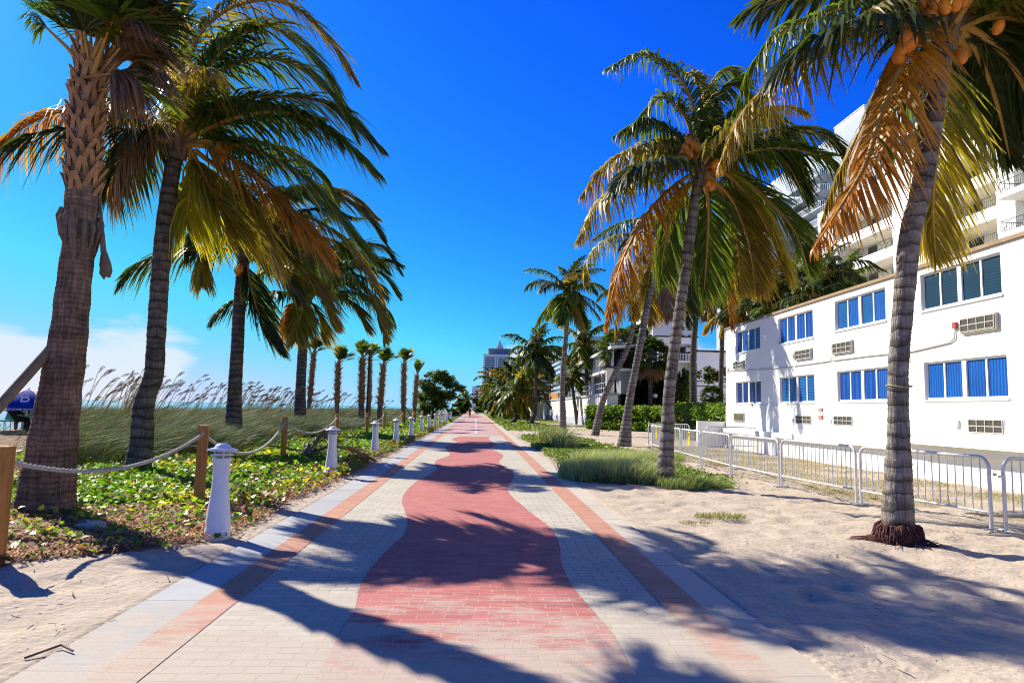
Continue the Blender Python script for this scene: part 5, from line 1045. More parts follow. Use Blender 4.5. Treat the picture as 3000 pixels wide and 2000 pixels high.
part(MB().add([(XB-.002, 22.2, 3.2), (XB-.002, 22.9, 3.2), (XB-.002, 22.9, 3.73), (XB-.002, 22.2, 3.73)], [(0, 3, 2, 1)]), 'rust_streak', sm1); part(MB().add([(XB-.002, 15.5, 3.25), (XB-.002, 16.5, 3.25), (XB-.002, 16.5, 3.76), (XB-.002, 15.5, 3.76)], [(0, 3, 2, 1)]), 'rust_streak', sm1)
# low end wall
setp(MB().box(10.9, 12.25, 33.3, 33.5, 0, 1.25).build('garden_wall', whitep), 'short low white wall at the corner of the white building', 'wall')
def text(s, size, loc, rot, material, parent, name='lettering'):
    return text_mesh(s, size, loc, rot, material, parent, name)
def text_mesh(s, size, loc, rot, material, parent, name):
    cu = bpy.data.curves.new(name, 'FONT'); cu.body = s; cu.size = size; cu.align_x = 'CENTER'; cu.align_y = 'CENTER'; cu.extrude = .0015; cu.materials.append(material)
    q = bpy.data.objects.new(name, cu); me = bpy.data.meshes.new_from_object(q); bpy.data.objects.remove(q)
    o = bpy.data.objects.new(name, me); C.objects.link(o); o.parent = parent; o.location = loc; o.rotation_euler = rot; return o
sg = empty('wall_sign', (XB-.05, 23.85, 1.7), 'red and white warning sign on the white wall between two wall vents', 'sign')
MB().box(-.008, .008, -.15, .15, .10, .21).build('red_plate', redsign, sg); MB().box(-.008, .008, -.15, .15, -.06, .09).build('white_plate', framem, sg); MB().box(-.008, .008, -.15, .15, -.18, -.07).build('red_plate', redsign, sg)
text('PRIVATE\nPROPERTY', .055, (-.011, 0, .155), (R(90), 0, R(-90)), framem, sg); text('NO', .05, (-.011, 0, .03), (R(90), 0, R(-90)), blackp, sg); text('TRES-\nPASSING', .055, (-.011, 0, -.125), (R(90), 0, R(-90)), framem, sg)

# ================================================================== BALCONY BUILDING BEHIND
XU = 33.0; UB = empty('balcony_building', (XU, 48, 0), 'tall white building with black wavy iron balcony railings above the low roof', 'building')
def pu(mbx, name, material): o = mbx.build(name, material, UB); o.data.transform(Matrix.Translation(-Vector(UB.location))); return o
fl_z = [17.85, 15.4, 12.95, 10.5, 8.05, 5.6]; op = []
for z in fl_z:
    op += [(41.15, 47.0, z, z+1.62)]
    if z < 18.5: op += [(52.1, 60.5, z, z+1.62 if z != 17.85 else z+1.62)]
w = wall_x(XU, 40.35, 64, 0, 21.4, op, .25); w.add([(XU, 64, 0), (XU+18, 64, 0), (XU+18, 64, 21.4), (XU, 64, 21.4)], [(0, 1, 2, 3)]); w.add([(XU, 20, 21.4), (XU+18, 20, 21.4), (XU+18, 64, 21.4), (XU, 64, 21.4)], [(0, 1, 2, 3)])
pu(w, 'wall', whitep)
inn = MB(); inn.add([(XU+2, 20, 0), (XU+2, 64, 0), (XU+2, 64, 21), (XU+2, 20, 21)], [(0, 3, 2, 1)])
pu(inn, 'balcony_back_wall', creamp)
sl_ = MB()
for z in fl_z: sl_.box(XU+.255, XU+1.99, 20.2, 63.8, z-.2, z-.004); sl_.box(XU+.255, XU+1.99, 20.2, 63.8, z+1.63, z+1.75)
for y in (41.0, 47.1, 52.0, 60.6): sl_.box(XU+.255, XU+1.99, y-.1, y+.1, 0, 21)
pu(sl_, 'balcony_slab', creamp)
dr_ = MB()
for z in fl_z:
    for y in (42.3, 44.9, 54.0, 57.5): dr_.box(XU+1.93, XU+1.99, y, y+1.3, z, z+1.45)
setp(pu(dr_, 'balcony_door', darkglass), kind='stuff')
def wavy_rail(y0, y1, z, x, name='balcony_railing'):
    m_ = MB(); n = int((y1-y0)/.17)
    for k in range(n+1):
        y = y0+(y1-y0)*k/n; m_.tube([(x, y, z+.02), (x-.02, y+.03, z+.15), (x-.06, y, z+.32), (x-.02, y-.035, z+.5), (x, y, z+.68)], .014, 4, False)
    m_.tube([(x, y0, z+.69), (x, y1, z+.69)], .024, 5); m_.tube([(x, y0, z+.05), (x, y1, z+.05)], .018, 5); return pu(m_, name, ironm)
for z in fl_z[:4]: wavy_rail(41.2, 46.95, z, XU-.02)
for z in fl_z[:4]: wavy_rail(52.15, 60.4, z, XU-.02)
pr_ = MB()
for z in fl_z: pr_.box(XU-1.5, XU+.25, 20.5, 39.2, z-.35, z)
pr_.box(XU-.3, XU+.6, 39.25, 40.34, 0, 21.4); pr_.box(XU-1.2, XU+.3, 20.5, 39.2, 20.2, 21.4)
pu(pr_, 'projecting_balcony', whitep)
for z in fl_z[:4]:
    wavy_rail(20.6, 39.1, z, XU-1.4, 'projecting_railing'); m_ = MB()
    for k in range(8): x = XU-1.35+k*.16; m_.tube([(x, 39.1, z), (x+.03, 39.13, z+.2), (x, 39.15, z+.45), (x, 39.1, z+.68)], .014, 4, False)
    m_.tube([(XU-1.4, 39.1, z+.69), (XU, 39.1, z+.69)], .024, 5); pu(m_, 'end_railing', ironm)
ph = MB().box(XU+3, XU+17, 22, 58, 21.41, 26.2); pu(ph, 'penthouse', shadep); ph = MB()
for y in range(23, 57, 3):
    for z in (22.0, 24.2): ph.box(XU+2.93, XU+2.99, y, y+2.2, z, z+1.4)
pu(ph, 'penthouse_window', darkglass)
rl = MB(); rl.tube([(XU+.2, 20, 22.1), (XU+.2, 64, 22.1)], .03, 5); [rl.tube([(XU+.2, y, 21.4), (XU+.2, y, 22.1)], .015, 4, False) for y in np.arange(20, 64, .35)]; pu(rl, 'roof_railing', galv)

# ================================================================== WHITE TOWER
TW = empty('white_tower', (51.5, 95, 0), 'tall white tower with stacked pale balconies seen between the palm crowns', 'building')
def pt(mbx, name, material, root=TW): o = mbx.build(name, material, root); o.data.transform(Matrix.Translation(-Vector(root.location))); return o
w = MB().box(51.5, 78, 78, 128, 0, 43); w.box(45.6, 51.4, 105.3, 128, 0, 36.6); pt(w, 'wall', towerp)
pt(MB().box(53.2, 70, 89.5, 97.5, 43.01, 45.2), 'penthouse', creamp); pt(MB().box(53.1, 70.2, 89.4, 97.6, 45.21, 45.35), 'roof_slab', creamp)
pw = MB(); [pw.box(53.1, 53.19, y, y+1.0, 43.2, 44.3) for y in np.arange(90, 95, 1.4)]; pt(pw, 'penthouse_window', darkglass)
bs = MB(); br = MB(); dw = MB()
for k in range(15):
    z = 37.1-2.48*k
    bs.box(49.2, 51.49, 94.6, 105.2, z-.22, z)
    for y in np.arange(94.7, 105.2, .28): br.box(49.22, 49.26, y, y+.06, z, z+.86)
    for x in np.arange(49.25, 51.4, .28): br.box(x, x+.06, 94.62, 94.66, z, z+.86)
    br.box(49.2, 49.29, 94.6, 105.2, z+.86, z+.93); br.box(49.2, 51.45, 94.6, 94.69, z+.86, z+.93); dw.box(51.42, 51.49, 97, 99.2, z+.02, z+2); dw.box(51.42, 51.49, 101, 104, z+.02, z+2); dw.box(51.42, 51.49, 82, 84.5, z+.4, z+1.8); dw.box(51.42, 51.49, 88, 90.5, z+.4, z+1.8)
pt(bs, 'balcony_slab', towerp); pt(br, 'balcony_railing', mat('railing_white', (.62, .66, .70), .5, .3)); setp(pt(dw, 'balcony_door', darkglass), kind='stuff')

# ================================================================== OTHER BUILDINGS
def slab_tower(name, x0, x1, y0, y1, h, label, wallm, winm, fz, wz, cols, rec=.25, roof=None, side=True):
    """box body with ribbon or punched windows on the faces towards the path"""
    r_ = empty(name, (x0, y0, 0), label, 'building'); L = Vector(r_.location)
    b = MB().box(x0, x1, y0, y1, 0, h); o = b.build('wall', wallm, r_); o.data.transform(Matrix.Translation(-L)); wn = MB(); nf = int(h/fz)
    for k in range(nf):
        z = k*fz+fz*.35
        if z < 6: continue
        if cols == 0: wn.box(x0+.3, x1-.3, y0-rec, y0-.01, z, z+wz); wn.box(x0-rec, x0-.01, y0+.3, y1-.3, z, z+wz)
        else:
            for (a, b_) in cols: wn.box(x0+(x1-x0)*a, x0+(x1-x0)*b_, y0-rec, y0-.01, z, z+wz)
            n = max(1, int((y1-y0)/4)); [wn.box(x0-rec, x0-.01, y0+(y1-y0)*(j+.2)/n, y0+(y1-y0)*(j+.75)/n, z, z+wz) for j in range(n)]
    nb = len(wn.v)//8
    if nb <= 100:
        for q in range(nb):
            m1 = MB(); m1.add(wn.v[q*8:q*8+8], [(0,3,2,1),(4,5,6,7),(0,1,5,4),(1,2,6,5),(2,3,7,6),(3,0,4,7)]); o = m1.build('window', winm, r_); o.data.transform(Matrix.Translation(-L))
    else: o = setp(wn.build('windows', winm, r_), kind='stuff'); o.data.transform(Matrix.Translation(-L))
    return r_
# glass and white tower with a pyramid top, far away
ty = 1100.0; k_ = ty/2000
def tx(px): return D(px, 1190, ty).x
def tz(px, py): return D(px, py, ty).z
FT = empty('pyramid_tower', (tx(1460), ty, 0), 'distant glass tower with white balcony bands and a stepped pyramid top', 'building')
fg = mat('tower_glass', (.03, .09, .18), .2, .5); fw = mat('tower_white', (.80, .80, .74), .8, .2)
x0, x1 = tx(1414), tx(1490); zt_ = tz(1450, 1045)
pt(MB().box(x0, x1, ty, ty+45, 0, zt_), 'body', fg, FT); bs = MB(); z = 4
while z < zt_: bs.box(x0-1.2, x1+.5, ty-1.5, ty+44, z, z+1.05); z += 2.75
for a in (.0, .42, .5, .98): bs.box(x0+(x1-x0)*a, x0+(x1-x0)*a+2.2, ty-1.7, ty-1.52, 0, zt_)
bs.box(x0-1.5, x1+1, ty-1.8, ty+44, zt_, zt_+4); pt(bs, 'balcony_bands', fw, FT)
ux0, ux1 = tx(1428), tx(1492); uz = tz(1460, 1022); pt(MB().box(ux0, ux1, ty+8, ty+42, zt_+4, uz), 'upper_block', mat('upper_block_blue', (.10, .13, .22), .4, .4), FT)
bs = MB(); z = zt_+5
while z < uz: bs.box(ux0-.6, ux1+.6, ty+7, ty+42, z, z+.8); z += 2.9
for j in range(11): x = ux0+(ux1-ux0)*j/10; bs.box(x-.5, x+.5, ty+6.9, ty+6.98, zt_+4, uz)
bs.box(ux0-1, ux1+1, ty+6.5, ty+42, uz, uz+1.5); pt(bs, 'upper_bands', mat('tower_pale', (.5, .52, .58), .8, .2), FT)
pc = tx(1461); ph_ = tz(1461, 990)-uz; wq = (tx(1473)-tx(1448))/2; pyr = MB()
for j in range(7):
    a = 1-j/7; b_ = 1-(j+1)/7; za, zb = uz+1.5+ph_*(j/7)*.86, uz+1.5+ph_*((j+.72)/7)*.86; pyr.box(pc-wq*a, pc+wq*a, ty+25-wq*a, ty+25+wq*a, za, zb)
pyr.add([(pc-wq*.7, ty+25-wq*.7, uz+1.5), (pc+wq*.7, ty+25-wq*.7, uz+1.5), (pc+wq*.7, ty+25+wq*.7, uz+1.5), (pc-wq*.7, ty+25+wq*.7, uz+1.5), (pc, ty+25, uz+ph_)], [(0, 1, 4), (1, 2, 4), (2, 3, 4), (3, 0, 4)]); pyr.tube([(pc, ty+25, uz+ph_*.8), (pc, ty+25, uz+ph_*1.25)], .3, 4)
pt(pyr, 'pyramid_roof', mat('pyramid_pale', (.62, .66, .72), .5, .4), FT)
pt(MB().lathe([(5, 0), (5, tz(1420, 1041)), (4, tz(1420, 1041)+1), (0, tz(1420, 1041)+1.5)], 16, (tx(1420), ty+20, 0)), 'round_stair', mat('turret_blue', (.08, .15, .3), .5, .4), FT)
FT2 = empty('glass_tower', (tx(1540), ty-100, 0), 'distant glass tower wing right of the pyramid tower, behind palms', 'building'); x0, x1 = D(1495, 1190, ty-100).x, D(1566, 1190, ty-100).x; zt_ = D(1540, 1048, ty-100).z
pt(MB().box(x0, x1, ty-100, ty-50, 0, zt_), 'body', fg, FT2); bs = MB(); z = 4
while z < zt_: bs.box(x0-1, x1+1, ty-101.2, ty-50, z, z+1.0); z += 2.75
pt(bs, 'balcony_bands', mat('tower_teal_band', (.45, .5, .5), .8, .2), FT2)
q = D(1575, 1190, 500); slab_tower('striped_building', q.x, q.x+32, 500, 640, D(1590, 1046, 500).z, 'brown and pale striped building seen behind the lone upright palm', mat('pink_stucco', (.62, .45, .42), .9, .2), mat('brown_glass', (.035, .022, .022), .3, .4), 2.85, 1.35, 0)
q = D(1382, 1190, 700); slab_tower('white_block', q.x, q.x+14, 700, 730, D(1390, 1132, 700).z, 'tiny pale block just above the dark trees at the path end', shadep, darkglass, 3, 1, [(.2, .8)])
q = D(1700, 1190, 330); slab_tower('pale_blue_building', q.x, q.x+14, 330, 360, D(1740, 985, 330).z, 'pale blue building behind the slender palms by the wall', mat('pale_blue_stucco', (.55, .64, .75), .8, .2), darkglass, 3.2, 1.3, [(.1, .4), (.6, .9)])
q = D(1640, 1190, 420); slab_tower('blue_grey_building', q.x, q.x+30, 420, 470, D(1660, 1040, 420).z, 'low blue-grey building left of the glazed pavilion', mat('blue_grey_stucco', (.42, .5, .58), .8, .2), darkglass, 3.2, 1.3, [(.05, .25), (.35, .6), (.7, .95)])
q = D(1855, 1190, 260); slab_tower('grey_building', q.x, q.x+12, 260, 280, D(1870, 960, 260).z, 'slim grey building between the leaning trunk and the central one', mat('grey_stucco', (.5, .55, .6), .8, .2), darkglass, 3, 1.3, [(.15, .4), (.6, .85)])
q = D(1912, 1190, 185); slab_tower('white_apartment_building', q.x, q.x+12.5, 185, 205, D(1950, 790, 185).z, 'white apartment building with dark windows behind the central palms', mat('bone_stucco', (.78, .74, .66), .8, .2), darkglass, 2.36, 1.1, [(.42, .54), (.58, .70), (.78, .86)])
# colonnaded white building
q = D(1925, 1190, 78); CB = empty('colonnade_building', (q.x, 78, 0), 'white building with a shaded balcony colonnade behind the hedge shrubs', 'building'); cx = q.x
def pc_(mbx, name, material): return pt(mbx, name, material, CB)
zf = D(2000, 1062, 78).z; zr = D(1990, 1008, 78).z; pc_(MB().box(cx, cx+4.6, 80, 92, 0, zf), 'lower_wall', shadep); pc_(MB().box(cx+4.7, cx+18, 78, 92, 0, D(2080, 1031, 78).z), 'wall', shadep); pc_(MB().box(cx+4.5, cx+18.1, 77.8, 92, D(2080, 1031, 78).z+.01, D(2080, 1031, 78).z+.2), 'roof_edge', ironm)
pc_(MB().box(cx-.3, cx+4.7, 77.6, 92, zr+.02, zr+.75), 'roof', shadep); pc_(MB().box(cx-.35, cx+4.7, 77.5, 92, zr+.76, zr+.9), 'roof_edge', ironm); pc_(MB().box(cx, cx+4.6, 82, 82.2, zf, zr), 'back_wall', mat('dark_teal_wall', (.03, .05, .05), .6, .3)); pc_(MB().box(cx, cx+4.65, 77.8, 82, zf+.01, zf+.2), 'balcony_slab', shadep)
m_ = MB(); [m_.box(cx+x, cx+x+.18, 77.85, 78.05, zf+.2, zr) for x in (0, 2.3, 4.3)]; pc_(m_, 'column', shadep)
m_ = MB(); [m_.box(cx+x, cx+x+.05, 77.86, 77.9, zf+.2, zf+1.0) for x in np.arange(0, 4.6, .18)]; m_.box(cx, cx+4.6, 77.84, 77.92, zf+1.0, zf+1.06); pc_(m_, 'railing', framem)
m_ = MB(); [m_.box(cx+4.65, cx+18, 77.93, 77.995, z, z+.09) for z in (D(2080, 1118, 78).z, D(2080, 1132, 78).z)]; pc_(m_, 'wall_stripe', ironm); 
# concrete retaining wall with terrace and pavilion
XWL = 11.9; RW = empty('concrete_wall', (XWL, 62, 0), 'long pale board-marked concrete wall running beside the sand', 'wall')
wallc = mat('board_marked_concrete', (.66, .66, .60), .9, .2, var=.16, vscale=1.5, stretch=(1, 5, .6), bump=.006, bscale=20)
pt(MB().box(XWL, XWL+1, 62, 123, 0, 3.1), 'wall', wallc, RW); pt(MB().box(XWL-.12, XWL+1.2, 61.9, 123, 3.11, 3.32), 'coping', concm, RW); 
m_ = MB(); [m_.box(XWL-.02, XWL-.001, y, y+.03, .1, 3.1) for y in np.arange(62.5, 123, 1.22)]; pt(m_, 'board_joint', mat('joint_grey', (.45, .45, .42), .9, .1), RW); pt(MB().box(XWL-.05, XWL-.003, 62, 123, -.1, .9), 'painted_dado', mat('grey_dado', (.52, .55, .6), .9, .2), RW)
m_ = MB(); [m_.tube([(XWL+.2, y, 3.3), (XWL+.2, y, 4.35)], .035, 5) for y in np.arange(62.3, 100, 1.25)]; [m_.tube([(XWL+.2, 62.2, z), (XWL+.2, 100, z)], .03, 5) for z in (4.35, 3.85)]; pt(m_, 'railing', galv, RW)
setp(MB().box(XWL+.1, XWL+.25, 101, 122, 3.33, 4.3).build('timber_fence', woodm), 'orange timber fence on top of the far end of the concrete wall', 'fence')
setp(MB().box(XWL-.1, XWL+6, 134, 215, 0, 2.75).build('concrete_wall', wallc), 'farther stretch of low pale wall beyond the dark opening', 'wall')
dk = empty('dark_gateway', (XWL+1, 128, 0), 'dark covered opening between the two pale walls', 'gateway'); MB().box(1.5, 4, -5, 6, 0, 2.9).build('shade_block', mat('deep_shade_paint', (.02, .02, .025), .9, .1), dk); MB().box(-1, 4, -5, 6, 2.95, 3.3).build('roof', concm, dk)  # solid near-black box painted as the shade inside the opening
PV = empty('glazed_pavilion', (XWL, 64, 3.3), 'glazed pavilion with white sloping roof on top of the concrete wall', 'building')
pt(MB().box(XWL+.9, XWL+3, 64.3, 86, 5.5, 5.75), 'floor_slab', whitep, PV); m_ = MB(); m_.add([(XWL+.7, 64, 7.6), (XWL+.7, 87, 7.35), (XWL+3.2, 87, 7.5), (XWL+3.2, 64, 7.8), (XWL+.7, 64, 7.85), (XWL+.7, 87, 7.6), (XWL+3.2, 87, 7.75), (XWL+3.2, 64, 8.05)], [(0, 1, 2, 3), (4, 7, 6, 5), (0, 4, 5, 1), (3, 2, 6, 7), (0, 3, 7, 4), (1, 5, 6, 2)]); pt(m_, 'roof', whitep, PV)
pt(MB().box(XWL+1.05, XWL+1.1, 64.4, 85.8, 5.76, 7.6), 'glazing', mat('pavilion_glass', (.03, .09, .22), .05, .6), PV); m_ = MB(); [m_.box(XWL+1.0, XWL+1.04, y, y+.09, 5.76, 7.58) for y in np.arange(64.4, 85.8, .9)]; pt(m_, 'mullion', framem, PV)
pt(MB().box(XWL+1.8, XWL+3, 64.5, 85.5, 3.33, 5.49), 'lower_room', mat('lower_room_grey', (.3, .32, .34), .7, .3), PV); m_ = MB(); [m_.box(XWL+.95, XWL+1.15, y, y+.2, 3.33, 5.49) for y in (64.4, 70, 76, 82)]; m_.box(XWL-.05, XWL+.6, 62.2, 62.5, 3.33, 5.6); pt(m_, 'column', creamp, PV)
pt(MB().box(XWL-.3, XWL+1.5, 62, 64.2, 5.62, 5.78), 'canopy', ironm, PV)

# ================================================================== UMBRELLA AND PEOPLE ON THE BEACH
uc = D(80, 1192, 21.5); ub = Vector((uc.x, uc.y, float(T(uc.x, uc.y)))); UM = empty('beach_umbrella', ub, 'white and blue beach umbrella with a letter emblem behind the slanting prop', 'umbrella')
hz = D(80, 1192, 21.5).z-ub.z; rU = 1.05; hU = D(80, 1141, 21.5).z-ub.z-hz; ns = 8
whc = mat('umbrella_white_cloth', (.82, .78, .76), .8, .2, trans=.3, trans_gain=1.0); blc = mat('umbrella_blue_cloth', (.004, .04, .55), .8, .2, trans=.3, trans_gain=1.0)
def upt(a, t): return Vector((rU*t*math.cos(a), rU*t*math.sin(a), hz+hU*(1-t**2.1)))
for k in range(ns):
    m_ = MB(); vs = []; a0 = R(-85)+k*2*math.pi/ns
    for i in range(9):
        for j in range(7): a = a0+(j/6)*2*math.pi/ns; vs.append(upt(a, (i/8)*(1-.04*math.sin(math.pi*j/6))))
    m_.add(vs, [(i*7+j, i*7+j+1, (i+1)*7+j+1, (i+1)*7+j) for i in range(8) for j in range(6)], True)
    vs = []; 
    for j in range(7): a = a0+(j/6)*2*math.pi/ns; p0 = upt(a, 1-.04*math.sin(math.pi*j/6)); vs += [p0, p0+Vector((0, 0, -.13))]
    m_.add(vs, [(2*j, 2*j+1, 2*j+3, 2*j+2) for j in range(6)]); o = m_.build('canopy_panel', blc if k == 0 else whc, UM)
    if k == 0:
        am = a0+math.pi/ns; c0 = upt(am, .80); outd = Vector((math.cos(am), math.sin(am), 0)); n_ = (outd*.55+Vector((0, 0, .85))).normalized()
        text('B', .46, c0+n_*.09+outd*.05, (R(58), 0, am+R(90)), framem, o, 'emblem'); text('BOUCHER BROTHERS', .085, upt(am, 1)+outd*.05+Vector((0, 0, -.06)), (R(88), 0, am+R(90)), framem, o, 'lettering')
MB().tube([(0, 0, -.1), (0, 0, hz+hU+.06)], .02, 8).build('pole', framem, UM)
def person(loc, joints, edges, radii, label, cloth_parts=(), rot=0, scale=1, skin=None):
    me = bpy.data.meshes.new('person'); me.from_pydata(joints, edges, []); me.update(); o = link('person', me, None, loc); setp(o, label, 'person'); me.materials.append(skin or skinm)
    md = o.modifiers.new('skin', 'SKIN'); 
    for i, r in enumerate(radii): me.skin_vertices[0].data[i].radius = (r, r); me.skin_vertices[0].data[i].use_root = (i == 0)
    sb_ = o.modifiers.new('sub', 'SUBSURF'); sb_.levels = 1; sb_.render_levels = 2; o.rotation_euler = (0, 0, rot); o.scale = (scale,)*3; return o
JS = [(0, 0, .45), (0, 0, .7), (0, 0, .95), (0, 0, 1.05), (0, -.03, 1.2), (-.1, -.45, .48), (-.1, -.5, .08), (.1, -.45, .48), (.1, -.5, .08), (-.2, 0, .95), (-.26, -.1, .7), (-.2, -.33, .6), (.2, 0, .95), (.26, -.1, .7), (.2, -.33, .6)]
ES = [(0, 1), (1, 2), (2, 3), (3, 4), (0, 5), (5, 6), (0, 7), (7, 8), (2, 9), (9, 10), (10, 11), (2, 12), (12, 13), (13, 14)]; RS = [.14, .14, .14, .055, .1, .08, .05, .08, .05, .06, .045, .035, .06, .045, .035]
for k, (px, Yd, rt, lab, c) in enumerate([(28, 21.0, 2.4, 'person in dark clothes seated under the beach umbrella, left one', (.03, .03, .04)), (55, 22.0, 3.6, 'person in a reddish top seated under the beach umbrella', (.35, .08, .06))]):
    q = D(px, 1210, Yd); z = float(T(q.x, q.y)); person((q.x, q.y, z-.1), JS, ES, RS, lab, rot=rt, skin=cloth('beach_cloth_%d' % k, c))
for k, px in enumerate((22, 58)):
    q = D(px, 1215, 21.6+k*.6); z = float(T(q.x, q.y)); r_ = empty('beach_chair', (q.x, q.y, z-.1), ['blue beach chair at the left edge under the umbrella', 'blue beach chair nearer the sabal trunk under the umbrella'][k], 'chair', 'beach chairs under the umbrella')
    MB().box(-.28, .28, -.25, .3, .38, .42).build('seat', cloth('teal_canvas', (.05, .3, .36)), r_); MB().add([(-.28, .3, .4), (.28, .3, .4), (.28, .55, .95), (-.28, .55, .95), (-.28, .33, .38), (.28, .33, .38), (.28, .58, .93), (-.28, .58, .93)], [(0, 1, 2, 3), (4, 7, 6, 5), (0, 3, 7, 4), (1, 5, 6, 2), (3, 2, 6, 7)]).build('backrest', cloth('teal_canvas', (.05, .3, .36)), r_)
    for sx in (-.26, .26):
        for sy in (-.22, .28): MB().tube([(sx, sy, 0), (sx, sy, .38)], .015, 5).build('leg', framem, r_)
# cyclist riding towards the camera
cyx, cyy = -1.1, 118.0
BK = empty('bicycle', (cyx, cyy, 0), 'dark bicycle ridden towards the camera on the far path', 'bicycle')
for y, nm_ in ((-.52, 'wheel'), (.52, 'wheel')):
    MB().tube([(0, y+.33*math.cos(a), .34+.33*math.sin(a)) for a in np.linspace(0, 2*math.pi, 25)], .02, 6, False).build(nm_, blackp, BK)
m_ = MB(); m_.tube([(0, -.52, .34), (0, -.40, .85), (0, -.36, 1.0)], .018, 6); m_.tube([(0, -.40, .82), (0, .12, .82), (0, .0, .32), (0, -.42, .72)], .018, 6); m_.tube([(0, 0, .32), (0, .52, .34), (0, .14, .80)], .014, 6); m_.build('frame', blackp, BK)
MB().tube([(-.3, -.34, 1.03), (0, -.38, 1.02), (.3, -.34, 1.03)], .014, 6).build('handlebar', blackp, BK); MB().ball((0, .16, .88), .09, .14, .04).build('saddle', blackp, BK)
JC = [(0, .14, .95), (0, .02, 1.15), (0, -.08, 1.38), (0, -.1, 1.48), (0, -.13, 1.62), (-.11, -.2, .85), (-.1, .0, .45), (-.1, -.12, .38), (.11, -.12, .70), (.1, .05, .28), (.1, -.08, .22), (-.19, -.08, 1.38), (-.26, -.2, 1.18), (-.27, -.34, 1.06), (.19, -.08, 1.38), (.26, -.2, 1.18), (.27, -.34, 1.06)]
EC = [(0, 1), (1, 2), (2, 3), (3, 4), (0, 5), (5, 6), (6, 7), (0, 8), (8, 9), (9, 10), (2, 11), (11, 12), (12, 13), (2, 14), (14, 15), (15, 16)]
cyc = person((cyx, cyy, 0), JC, EC, [.14, .14, .15, .055, .1, .085, .055, .04, .085, .055, .04, .06, .045, .035, .06, .045, .035], 'cyclist in a dark red top riding towards the camera', skin=cloth('dark_red_jersey', (.13, .035, .035)))
MB().ball((0, -.13, 1.69), .115, .13, .08).build('cap', framem, cyc)
pw_ = D(1392, 1207, 200); JW = [(0, 0, .92), (0, 0, 1.15), (0, 0, 1.4), (0, 0, 1.5), (0, -.02, 1.65), (-.1, -.15, .5), (-.1, -.22, .06), (.1, .12, .5), (.1, .28, .08), (-.2, 0, 1.4), (-.25, .1, 1.12), (-.22, .0, .88), (.2, 0, 1.4), (.25, -.1, 1.12), (.22, -.22, .92)]
person((pw_.x, 200, 0), JW, ES, [.14, .13, .15, .055, .1, .09, .05, .09, .05, .06, .045, .035, .06, .045, .035], 'distant person in a pale pink top walking on the path behind the cyclist', skin=cloth('pale_pink_top', (.6, .4, .38)))

# ================================================================== GROUND VEGETATION
rn = np.random.default_rng(77)
def scatter(n, xr, yr, maskf, power=1.0):
    x = rn.uniform(*xr, n); u = rn.random(n)**power; y = yr[0]+(yr[1]-yr[0])*u; m_ = rn.random(n) < maskf(x, y); return x[m_], y[m_]
def gz(x, y): return T(x, y)
def green(x, y):   # where the creeping leaves are thick; bare brown litter round the near palm
    n = fbm(x*.55, y*.55, 4, 50); near = 1-smooth01(y, 9.0, 14.5)
    edge_ = smooth01(x, -4.1, -3.2)
    return np.clip(smooth01(n, .42+.26*near, .56+.24*near)*(1-.5*edge_)+.10*(1-.6*near), 0, 1)
# creeping leaves, near then far (bigger further away)
P_ = []; K_ = []; S_ = []
for (n, yr, sz, xl, pw) in [(120000, (6.0, 14), .078, -7.8, 1), (140000, (14, 26), .095, -10, 1), (80000, (26, 48), .13, -10, 1), (36000, (48, 110), .24, -9, 1)]:
    x, y = scatter(n, (xl, -2.75), yr, lambda a, b: bedmask(a, b)*green(a, b)*(1-smooth01(-a, 8.4, 9.6)*.9), pw)
    h = fbm(x*1.1, y*1.1, 3, 60)*.22*smooth01(y, 7, 13)+.03+rn.random(len(x))*.10; z = gz(x, y)+h*(.3+.7*rn.random(len(x)))
    yel = smooth01(fbm(x*.9, y*.9, 3, 71), .5, .72)*(1-smooth01(y, 16, 30)*.7); t = rn.random(len(x))
    ca = jcol(len(x), (.07, .20, .012), (.26, .50, .03), rn, .2); cb = jcol(len(x), (.50, .60, .02), (.85, .74, .04), rn, .15); cbr = jcol(len(x), (.2, .09, .04), (.34, .2, .09), rn, .2)
    c = np.where((t < yel*.62)[:, None], cb, ca); e_ = smooth01(x, -4.0, -3.0); c = np.where((rn.random(len(x)) < .12+.35*e_)[:, None], cbr, c)
    P_.append(np.stack([x, y, z], 1)); K_.append(c); S_.append(sz*(.6+.8*rn.random(len(x))))
V, Qd, K = leaves('l', np.concatenate(P_), np.concatenate(S_), np.concatenate(K_), up=.55, asp=.85, rng=rn)
setp(link('creeping_leaves', arr_mesh('creeping_leaves', V, Qd, plantm, K)), 'low bright green and yellow creeper covering the bed left of the path', 'ground cover', kind='stuff')
# dry stems and litter
x, y = scatter(110000, (-9.5, -2.7), (5.6, 30), lambda a, b: bedmask(a, b)*(1-.55*green(a, b)), 1.6)
z = gz(x, y)+.012+rn.random(len(x))*.05; P = np.stack([x, y, z], 1); n = len(P)
cols = jcol(n, (.26, .09, .045), (.80, .40, .18), rn, .3)
a = rn.random(n)*6.283; d = np.stack([np.cos(a), np.sin(a), rn.normal(size=n)*.18], 1); L = (.05+.16*rn.random(n)**2)[:, None]; s = np.stack([-np.sin(a), np.cos(a), 0*a], 1)*(.003+.006*rn.random(n))[:, None]
up_ = np.array([0, 0, .02]); bw = s/np.linalg.norm(s, axis=1, keepdims=True)*L*.18*rn.normal(size=(n, 1))
V = np.stack([P-d*L/2-s, P-d*L/2+s, P+bw+up_+s, P+bw+up_-s, P+d*L/2+s, P+d*L/2-s], 1).reshape(-1, 3); b_ = (np.arange(n)*6)[:, None]; Qd = np.concatenate([b_+np.array([[0, 1, 2, 3]]), b_+np.array([[3, 2, 4, 5]])], 0)
